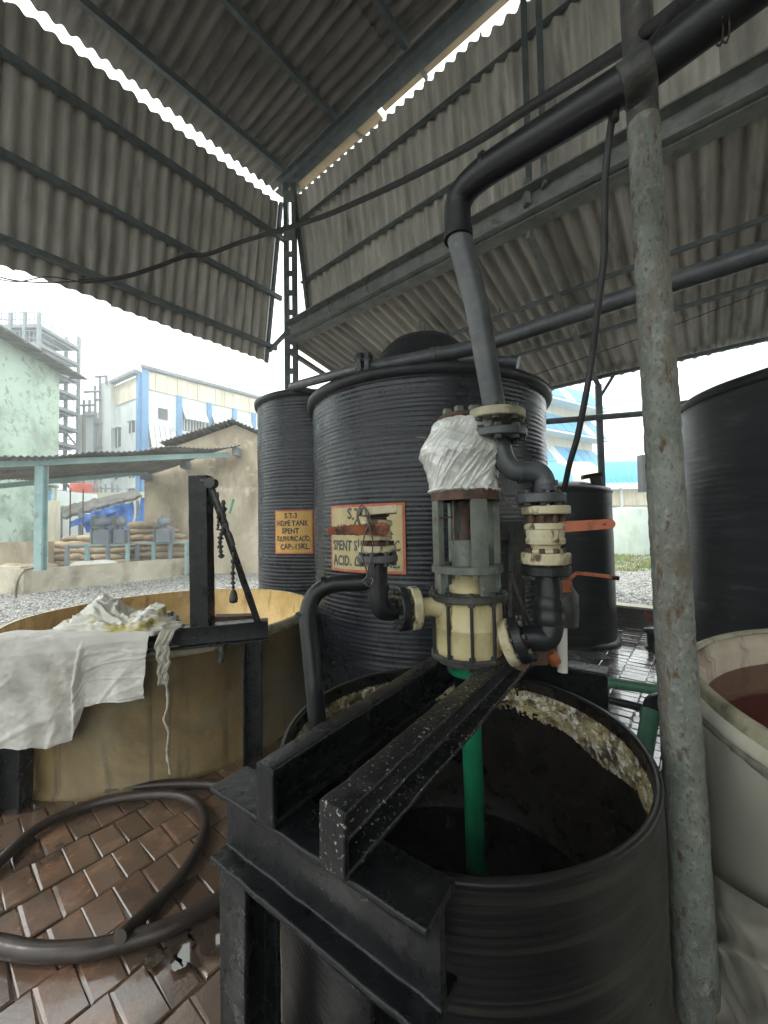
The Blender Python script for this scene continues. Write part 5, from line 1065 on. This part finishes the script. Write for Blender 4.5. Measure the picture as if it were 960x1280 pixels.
# blue tarpaulin hut
t = thing('tarp_hut', 'low hut with a thatched-looking grey roof hung with blue tarpaulin', 'hut', P(130, 690, 17))
def hutroof(u, v):
    a_ = P(70, 648, 17.5).lerp(P(178, 619, 17.2), u); c_ = P(72, 634, 20).lerp(P(170, 612, 20), u); q = a_.lerp(c_, v); return q + Z * (.10 * noise.noise(V((u * 12, v * 4, 0))) + .05 * noise.noise(V((u * 40, v * 8, 0))))
b = MB(); b.grid(hutroof, 60, 8, True, .12); b.build('roof', 'canopy', t)
def tarpf(u, v):
    a_ = P(104, 642, 16.8).lerp(P(166, 626, 16.8), u); c_ = P(104, 666, 16.7).lerp(P(164, 667, 16.7), u); q = a_.lerp(c_, v); return q + V((0, .25 * noise.noise(V((u * 6, v * 1.5, 0))) + .1 * noise.noise(V((u * 16, v * 2, 2))), -.15 * abs(noise.noise(V((u * 5, 0, 0)))) * (1 - v)))
b = MB(); b.grid(tarpf, 60, 14, True, .01); b.build('blue_sheet', 'tarp_blue', t)
b = MB(); b.grid(lambda u, v: P(86 + 64 * u, 652 - 22 * u + v * 8, 16.6) + V((0, .2 * noise.noise(V((u * 8, v, 3))), 0)), 20, 4, True, .01); b.build('blue_edge', 'tarp_blue', t)
b = MB(); b.grid(lambda u, v: P(176 - 7 * v * (1 - u) + 5 * u, 622 + 32 * v, 16.5) + V((0, .1 * noise.noise(V((u * 4, v, 3))), 0)), 6, 10, True, .01); b.build('blue_sheet', 'tarp_blue', t)
for x in (76, 100, 119, 145, 172):
    b = MB(); b.bar(P(x, 700, 17), P(x, 640 - (x - 76) * .15, 17), .09, .09); b.build('post', 'far_steel', t)
for x in (122, 146):
    b = MB(); b.box(P(x, 655, 16.5), (.22, 0, 0), (0, .1, 0), (0, 0, .35)); b.build('crate', 'dark_open', t, bevel=.02)
# thin scaffold poles behind
b = MB()
for x in (87, 103): b.tube([P(x, 705, 15.5), P(x + 1, 612, 15.5)], .025, 6)
tag(b.build('scaffold_poles', 'rust', None, P(95, 700, 15.5)), 'pair of thin rusty poles standing in front of the tarpaulin hut', 'poles')
# shuttered shed
t = thing('shuttered_shed', 'white shed with ribbed cladding behind the canopy post at the far left', 'shed', P(0, 690, 19))
sA, sB = P(-70, 690, 18.5), P(66, 690, 19.5)
b = MB(); zt_ = P(20, 610, 19).z
for k in range(14):
    z0_ = .0 + k * (zt_ / 14); a_, c_ = V((sA.x, sA.y, z0_ + .0)), V((sB.x, sB.y, z0_)); b.sweep([(0, 0), (.12, .02), (.12, zt_ / 14 - .03), (0, zt_ / 14 - .01)], a_, c_)
b.build('ribbed_cladding', 'white_wall', t)
b = MB(); b.box((sA + sB) / 2 + V((0, 1.6, 0)) + Z * (zt_ / 2 - (sA.z + sB.z) / 2), (sB - sA) / 2 * .999, (0, 1.4, 0), (0, 0, zt_ / 2)); b.build('wall', 'white_wall', t)
b = MB(); b.bar(P(-70, 606, 18.3), P(70, 608, 19.3), .5, .10); b.build('roof', 'canopy', t)
b = MB(); b.bar(P(60, 695, 18), P(60, 615, 18), .14, .14); tag(b.build('blue_post', 'far_blue', None, P(60, 695, 18)), 'thin blue post at the corner of the white ribbed shed', 'post')
b = MB(); b.bar(P(67, 700, 16.5), P(67, 626, 16.5), .32, .32); tag(b.build('yellow_post', 'cream_wall', None, P(67, 700, 16.5)), 'thick pale yellow post right of the blue corner post', 'post')
# yard wall and railings behind the hut
b = MB(); b.box(P(170, 632, 26), (8, 0, 0), (0, .2, 0), (0, 0, .9)); tag(b.build('yard_wall', 'cream_wall', None, P(170, 640, 26)), 'pale boundary wall behind the tarpaulin hut', 'wall')
t = thing('blue_railing', 'blue railing in front of the pale boundary wall', 'railing', P(110, 650, 25))
for k in range(12):
    b = MB(); x = 66 + k * 7; b.bar(P(x, 650, 25), P(x, 628, 25), .07, .07); b.build('baluster', 'far_blue', t)
for y in (629, 637):
    b = MB(); b.bar(P(60, y, 25), P(150, y, 25), .08, .08); b.build('rail', 'far_blue', t)
b = MB(); b.lathe([(.85, 0), (.85, 1.7), (.80, 1.78)], P(105, 636, 28), 24); tag(b.build('red_tank', 'red', None, P(105, 636, 28)), 'small round red tank seen under the canopy roof', 'tank')
b = MB()
for x, y0, y1 in ((117, 606, 634), (121, 604, 634), (126, 608, 632), (132, 605, 636), (140, 603, 638), (147, 606, 640), (88, 610, 628), (80, 612, 628)): b.tube([P(x, y1, 27), P(x, y0, 27)], .07, 6)
for y in (610, 617, 624): b.tube([P(115, y, 27), P(152, y + 1, 27)], .06, 6)
tag(b.build('pipe_rack', 'far_steel', None, P(130, 630, 27)), 'rack of thin pipes right of the small red tank', 'pipe rack')

# mint green building
gz = lambda px, y, Y: P(px, y, Y)
W0, W1 = P(73, 600, 20), P(-140, 600, 12.2)
t = thing('mint_building', 'mint green rendered building with a lean roof edge at the far left', 'building', V((W1.x, W1.y, 0)))
b = MB(); tz1, tz0 = P(73, 466, 20).z, P(0, 430, 16.3).z
dz = tz1
def mg(u, v): q = W0.lerp(W1, u); zt = tz1; return V((q.x, q.y, v * zt))
b.grid(mg, 1, 1, False); q = V((W0.x, W0.y, 0)); o = V((-8, 4.5, 0)); b.add([q, q + Z * tz1, q + o + Z * tz1, q + o], [(0, 1, 2, 3)]); b.build('wall', 'green_wall', t)
b = MB(); e0 = V((W0.x, W0.y, tz1)); e1 = V((W1.x, W1.y, tz1)); ed = (e0 - e1).normalized(); en = V((ed.y, -ed.x, 0))
if en.x < 0: en = -en
def mroof(u, v): return (e0 + ed * .8).lerp(e1, u) + en * (.9 - v * 5) + Z * (-.05 + v * 1.1 + .03 * math.cos(u * 560))
b.grid(mroof, 330, 2, True, .05); b.build('roof', 'canopy', t)
b = MB(); b.bar(V((W0.x, W0.y, P(73, 595, 20).z)) + en * .05, V((W1.x, W1.y, P(73, 595, 20).z)) + en * .05, .10, .22); b.build('blue_band', 'blue', t)
for k in range(9): b = MB(); q = (e0 + ed * .6).lerp(e1, k / 8); b.bar(q + en * .9 + Z * -.06, q + en * .1 + Z * -.02, .06, .1); b.build('roof_purlin', 'far_steel', t)

# steel lattice tower
def tower(name, label, x0, x1, Y0, Y1, zl, nx, hz, m, mblue=None, seed=0):
    rr = random.Random(seed); xa, xb = P(x0, 600, Y0).x, P(x1, 600, Y0).x; t = thing(name, label, 'tower', ((xa + xb) / 2, Y0, 0))
    xs = [xa + (xb - xa) * i / nx for i in range(nx + 1)]; ys = [Y0, Y1]
    for x in xs:
        for y in ys:
            b = MB(); b.bar((x, y, 0), (x, y, zl[-1] + 1.1), .22, .22, V((0, 1, 0))); b.build('post', mblue if mblue and rr.random() < .3 else m, t)
    for z in zl:
        b = MB()
        for y in ys: b.bar((xa, y, z), (xb, y, z), .14, .28)
        for x in xs: b.bar((x, Y0, z), (x, Y1, z), .14, .22)
        b.bb(xa, xb, Y0, Y1, z + .14, z + .18); b.build('deck', mblue if mblue and rr.random() < .35 else m, t)
        b = MB()
        for hh in (.55, 1.1): b.bar((xa, Y0, z + hh), (xb, Y0, z + hh), .06, .06); b.bar((xb, Y0, z + hh), (xb, Y1, z + hh), .06, .06)
        for k in range(nx * 3 + 1): x = xa + (xb - xa) * k / (nx * 3); b.bar((x, Y0, z), (x, Y0, z + 1.1), .05, .05, V((0, 1, 0)))
        b.build('handrail', m, t)
    for z, z2 in zip(zl, zl[1:]):
        i = rr.randrange(nx); b = MB()
        b.bar((xs[i], Y0 - .05, z), (xs[i + 1], Y0 - .05, z2), .12, .12); b.build('brace', m, t); b = MB()
        if rr.random() < .6: b.bar((xs[i + 1], Y1, z), (xs[i], Y1, z2), .12, .12); b.build('brace', m, t)
        b = MB(); a_, c_ = V((xs[-2] + .2, Y0 + 1.2, z + .15)), V((xs[-1] - .2, Y0 + 1.2, z2 + .1))
        for k in range(9): q = a_.lerp(c_, (k + .5) / 9); b.box(q, (.17, 0, 0), (0, .4, 0), (0, 0, .03))
        for s in (-.4, .4): b.bar(a_ + V((0, s, 0)), c_ + V((0, s, 0)), .05, .16); b.bar(a_ + V((0, s, .9)), c_ + V((0, s, .9)), .05, .05)
        b.build('stair', m, t)
        if rr.random() < .8:
            b = MB(); x = rr.uniform(xa + .5, xb - .8); b.lathe([(.05, 0), (.5, .1), (.55, .4), (.55, 1.6), (.4, 1.9), (.05, 2.0)], (x, (Y0 + Y1) / 2, z + .2), 14); b.build('vessel', mblue if mblue else 'white_wall', t)
        if rr.random() < .9:
            b = MB(); y = rr.uniform(Y0 + .3, Y1 - .3); b.tube(fillet([V((xa + rr.random(), y, z + .8)), V((rr.uniform(xa + 1, xb - .5), y, z + .9)), V((rr.uniform(xa + 1, xb - .5), y, z2))], .3, 4), .12, 8); b.build('pipe', m, t)
    return t
tower('steel_tower', 'tall open steel stair tower with decks and handrails behind the mint building', -8, 46, 30, 34, [1.5 + 1.48 * k for k in range(12)], 3, 1, 'far_steel', None, 3)
tower('steel_tower', 'broad open steel plant structure with blue members at the left picture edge', -130, -30, 30, 36, [12.2, 14.4, 16.4, 18.4], 4, 1, 'far_steel', 'far_blue', 5)
# pale vessels and small buildings between
t = thing('plant_block', 'group of pale blue and cream wall blocks with ladders left of the white building', 'building', P(118, 610, 36))
for x0, x1, yt, m in ((96, 104, 518, 'cream_wall'), (106, 118, 514, 'white_wall'), (120, 126, 523, 'cream_wall'), (127, 139, 478, 'white_wall')):
    a_, c_ = P(x0, yt, 36), P(x1, yt, 36); b = MB(); b.bb(a_.x, c_.x, 36, 39, 0, a_.z); b.build('wall', m, t)
b = MB()
for x, y0, y1 in ((105, 500, 600), (119, 482, 600), (125, 470, 600), (97, 506, 540), (133, 470, 480), (112, 500, 515)): b.tube([P(x, y1, 35.7), P(x, y0, 35.7)], .13, 6)
for x0, x1, y in ((97, 120, 507), (105, 126, 490), (119, 134, 471), (119, 127, 500), (105, 120, 520), (119, 127, 530), (119, 127, 560)): b.tube([P(x0, y, 35.6), P(x1, y - 1, 35.6)], .11, 6)
b.build('ladder_pipes', 'far_steel', t)

# white factory building with blue pilasters
t = thing('factory_building', 'white factory building with blue pilasters and cream upper cladding in the left distance', 'building', P(176, 640, 34))
K0, K1, K2 = P(176, 600, 34), P(322, 600, 42.6), P(139, 600, 37)
ztop = P(176, 461, 34).z; zc = P(176, 485, 34).z
def F(u, z, o=0): q = K0.lerp(K1, u); n_ = V((.35, -.94, 0)); dd_ = (K1 - K0).normalized(); n_ = V((dd_.y, -dd_.x, 0)); return V((q.x, q.y, z)) + n_ * o
def Lf(u, z, o=0): q = K0.lerp(K2, u); dd_ = (K2 - K0).normalized(); n_ = V((-dd_.y, dd_.x, 0)); n_ = n_ if n_.y < 0 else -n_; return V((q.x, q.y, z)) + n_ * o
b = MB(); bk = V((-4, 12, 0))
b.add([F(0, 0), F(1, 0), F(1, zc), F(0, zc)], [(0, 1, 2, 3)]); b.add([Lf(0, 0), Lf(1, 0), Lf(1, zc), Lf(0, zc)], [(0, 3, 2, 1)]); b.add([F(1, 0), F(1, ztop), F(1, ztop) + bk, F(1, 0) + bk], [(0, 1, 2, 3)]); b.build('wall', 'white_wall', t)
def slab(f, u0, u1, z0, z1, o0, o1, mb):
    a_, c_, d_, e_ = f(u0, z0, o0), f(u1, z0, o0), f(u1, z1, o0), f(u0, z1, o0); a2, c2, d2, e2 = f(u0, z0, o1), f(u1, z0, o1), f(u1, z1, o1), f(u0, z1, o1)
    mb.add([a_, c_, d_, e_, a2, c2, d2, e2], [(4, 5, 6, 7), (0, 4, 7, 3), (1, 2, 6, 5), (3, 7, 6, 2), (0, 1, 5, 4)])
for k in range(12):
    b = MB(); slab(F, .02 + k * .081, .02 + (k + 1) * .081 - .004, zc, ztop - .1, -.02, .12 + .03 * (k % 2), b); b.build('cladding_panel', 'cream_wall', t)
for k in range(3):
    b = MB(); slab(Lf, .03 + k * .32, .03 + k * .32 + .31, zc - .8, ztop - .6, -.02, .12, b); b.build('cladding_panel', 'cream_wall', t)
b = MB(); b.add([F(-.02, ztop, .5), F(1.02, ztop, .5), F(1.02, ztop, .5) + bk, F(-.02, ztop, .5) + bk, F(-.02, ztop + .25, .5), F(1.02, ztop + .25, .5), F(1.02, ztop + .25, .5) + bk, F(-.02, ztop + .25, .5) + bk], [(0, 3, 2, 1), (4, 5, 6, 7), (0, 1, 5, 4), (1, 2, 6, 5), (0, 4, 7, 3)]); b.build('roof', 'far_steel', t)
b = MB(); slab(Lf, -.0, 1.05, ztop - .5, ztop - .2, .1, .6, b); b.build('eave', 'far_steel', t)
for u in (0, .27, .52, .755, .95):
    b = MB(); slab(F, u - .012 if u else 0, u + .024 + (.02 if u == 0 else 0), 0, zc if u else ztop, -.01, .28, b); b.build('pilaster', 'blue', t)
b = MB(); slab(Lf, 0, .07, 0, ztop - .3, -.01, .25, b); b.build('pilaster', 'blue', t)
for u0, u1, z0, z1 in ((.12, .19, 11.7, 12.7),): 
    b = MB(); slab(F, u0, u1, z0, z1, -.02, .06, b); w1 = b.build('window', 'dark_open', t)
for k, (u0, u1) in enumerate(((.05, .245), (.30, .50), (.545, .735), (.775, .93))):
    for z0, z1 in ((11.9, 13.2), (8.3, 10.2)):
        if k == 0 and z0 > 11: z0, z1 = 8.8, 11.0
        elif k == 0: continue
        b = MB(); slab(F, u0 + .01, u1 - .01, z0 - .9, z1, -.02, .04, b); b.build('opening', 'dark_open', t)
        nP = 5
        for m_ in range(nP):
            ua, ub = u0 + (u1 - u0) * m_ / nP, u0 + (u1 - u0) * (m_ + 1) / nP - .004
            b = MB(); b.add([F(ua, z1, .06), F(ub, z1, .06), F(ub, z0, .9), F(ua, z0, .9), F(ua, z1 + .04, .08), F(ub, z1 + .04, .08), F(ub, z0 + .04, .94), F(ua, z0 + .04, .94)], [(0, 3, 2, 1), (4, 5, 6, 7), (3, 7, 6, 2), (0, 4, 7, 3), (1, 2, 6, 5)]); b.build('awning_sheet', 'glass_sheet', t)
        b = MB(); 
        for q in range(8): uu = u0 + .015 + (u1 - u0 - .03) * q / 7; slab(F, uu, uu + .006, z0 - .85, z0 + .2, .04, .10, b)
        b.build('window_bars', 'white_wall', t)
for u, z in ((.28, 10.5), (.75, 10.3), (.28, 7.2), (.62, 7.4), (.28, 4.4), (.62, 4.2), (.85, 7.3), (.85, 4.3)):
    b = MB(); slab(Lf, u - .09, u + .09, z - .9 if u != .28 or z < 10 else z - .1, z + .9, -.02, .05, b); w1 = b.build('window', 'dark_open', t)
    b = MB(); slab(Lf, u - .008, u + .008, z - .9, z + .9, .05, .09, b); slab(Lf, u - .11, u + .11, z + .9, z + 1.0, -.02, .3, b); b.build('window_frame', 'white_wall', w1)

# green pole/stick on the gable wall
b = MB(); b.bar(P(292, 624, 13.6), P(287, 642, 13.6), .08, .05); tag(b.build('green_board', 'green', None, P(290, 633, 13.6)), 'narrow green board leaning on the plastered wall beside the slanting strut', 'board')

# ================================================================== BACKGROUND, RIGHT
t = thing('louvred_building', 'tall cream building with tiers of blue awnings in the right distance', 'building', P(700, 640, 36))
R0, R1_ = P(650, 600, 34), P(742, 600, 40)
def Rf(u, z, o=0): q = R0.lerp(R1_, u); dd_ = (R1_ - R0).normalized(); n_ = V((dd_.y, -dd_.x, 0)); return V((q.x, q.y, z)) + n_ * o
b = MB(); b.add([Rf(0, 0), Rf(1, 0), Rf(1, 14), Rf(0, 14), Rf(1, 0) + V((3, 8, 0)), Rf(1, 14) + V((3, 8, 0)), Rf(0, 14) + V((3, 8, 0))], [(0, 1, 2, 3), (1, 4, 5, 2), (3, 2, 5, 6)]); b.build('wall', 'cream_wall', t)
zt_ = 14.6
for k in range(5):
    z1 = 14.8 - k * 3.0
    for m_ in range(7):
        ua, ub = m_ / 7, (m_ + 1) / 7 - .01
        mt = 'sky_blue' if (m_ * 2 + k) % 5 != 1 else 'glass_sheet'
        b = MB(); b.add([Rf(ua, z1, .1), Rf(ub, z1, .1), Rf(ub, z1 - 1.9, 1.5), Rf(ua, z1 - 1.9, 1.5), Rf(ua, z1 + .06, .12), Rf(ub, z1 + .06, .12), Rf(ub, z1 - 1.84, 1.55), Rf(ua, z1 - 1.84, 1.55)], [(0, 3, 2, 1), (4, 5, 6, 7), (3, 7, 6, 2), (0, 4, 7, 3), (1, 2, 6, 5)]); b.build('awning_sheet', mt, t)
    b = MB(); slab(Rf, -.02, 1.04, z1 - 2.1, z1 - 1.85, .0, 1.5, b); b.build('ledge', 'white_wall', t)
    b = MB(); b.add([Rf(1.01, z1, .1), Rf(1.01, z1 - 1.9, 1.5), Rf(1.01, z1 - 1.9, .1)], [(0, 1, 2)]); b.add([Rf(1.02, z1, .1), Rf(1.02, z1 - 1.9, 1.5), Rf(1.02, z1 - 1.9, .1)], [(2, 1, 0)]); b.build('awning_cheek', 'cream_wall', t)
# arched roof shed
t = thing('arched_shed', 'long shed with an arched ribbed roof, blue with a cream stretch, on the right', 'shed', P(760, 690, 25))
X0, X1 = P(660, 600, 25).x, P(1050, 600, 25).x; zs, zr = P(770, 604, 24.5).z, P(770, 575, 27).z
def arch(x, k): a = k * math.pi / 2; return V((x, 24.5 + 4.0 * (1 - math.cos(a)), zs + (zr - zs) * math.sin(a)))
n = 30
for k in range(n):
    xa = X0 + (X1 - X0) * k / n; xb = X0 + (X1 - X0) * (k + 1) / n; pxm = 660 + 390 * (k + .5) / n
    b = MB(); b.grid(lambda u, v, xa=xa, xb=xb: arch(xa + (xb - xa) * u, v) + Z * (.05 * math.cos(u * 4 * math.pi)), 16, 10, True, .03); b.build('roof_sheet', 'cream_wall' if 708 < pxm < 752 else 'sky_blue', t)
b = MB(); b.bb(X0, X1, 24.3, 24.6, zs - .32, zs - .02); b.build('gutter', 'white_wall', t)
zw = P(770, 632, 24.8).z
b = MB(); b.grid(lambda u, v: V((X0 + (X1 - X0) * u, 24.9 + .05 * math.cos(u * 500), zw + (zs - .35 - zw) * v)), 500, 1); b.build('side_cladding', 'cream_wall', t)
b = MB(); b.bb(X0, X1, 25.0, 25.3, 0, zw + .01); b.build('base_wall', 'green_wall', t)
for k in range(8):
    x = X0 + (X1 - X0) * (k + .3) / 8; b = MB(); b.bar((x, 24.7, 0), (x, 24.7, zs - .3), .12, .12, V((0, 1, 0))); b.build('post', 'white_wall', t)
b = MB(); q = P(785, 688, 19); b.lathe([(1.02, -.1), (1.02, 2.15), (.98, 2.22), (.2, 2.3)], (P(782, 688, 19).x, 19, 0), 32); tag(b.build('round_tank', 'pale_tank', None, (q.x, 19, 0)), 'pale green round tank standing on the grass in front of the arched shed', 'tank')
b = MB(); b.lathe([(.28, -.1), (.28, 1.5), (.1, 1.6)], (P(806, 688, 19).x, 19, 0), 14); tag(b.build('red_drum', 'red', None, (P(806, 688, 19).x, 19, 0)), 'dull red narrow drum right of the pale round tank', 'drum')
b = MB(); b.box(P(806, 592, 8.0), (.10, 0, 0), (0, .08, 0), (0, 0, .38)); tag(b.build('hanging_box', 'dark_open', None, P(806, 592, 8)), 'dark box fixed just left of the round post in the distance', 'box')

# the air of a humid, overcast day
b = MB(); b.bb(-260, 260, -260, 260, -1.03, 24)
hz = b.build('haze', 'water', None)
hm = bpy.data.materials.new('haze_air'); hm.use_nodes = True; hn = hm.node_tree; hn.nodes.clear()
ho = hn.nodes.new('ShaderNodeOutputMaterial'); hv = hn.nodes.new('ShaderNodeVolumePrincipled'); hv.inputs['Color'].default_value = (.96, 1, .99, 1); hv.inputs['Density'].default_value = HAZE
hn.links.new(hv.outputs[0], ho.inputs['Volume']); hz.data.materials.clear(); hz.data.materials.append(hm)
tag(hz, 'pale humid air over the yard', kind='stuff')
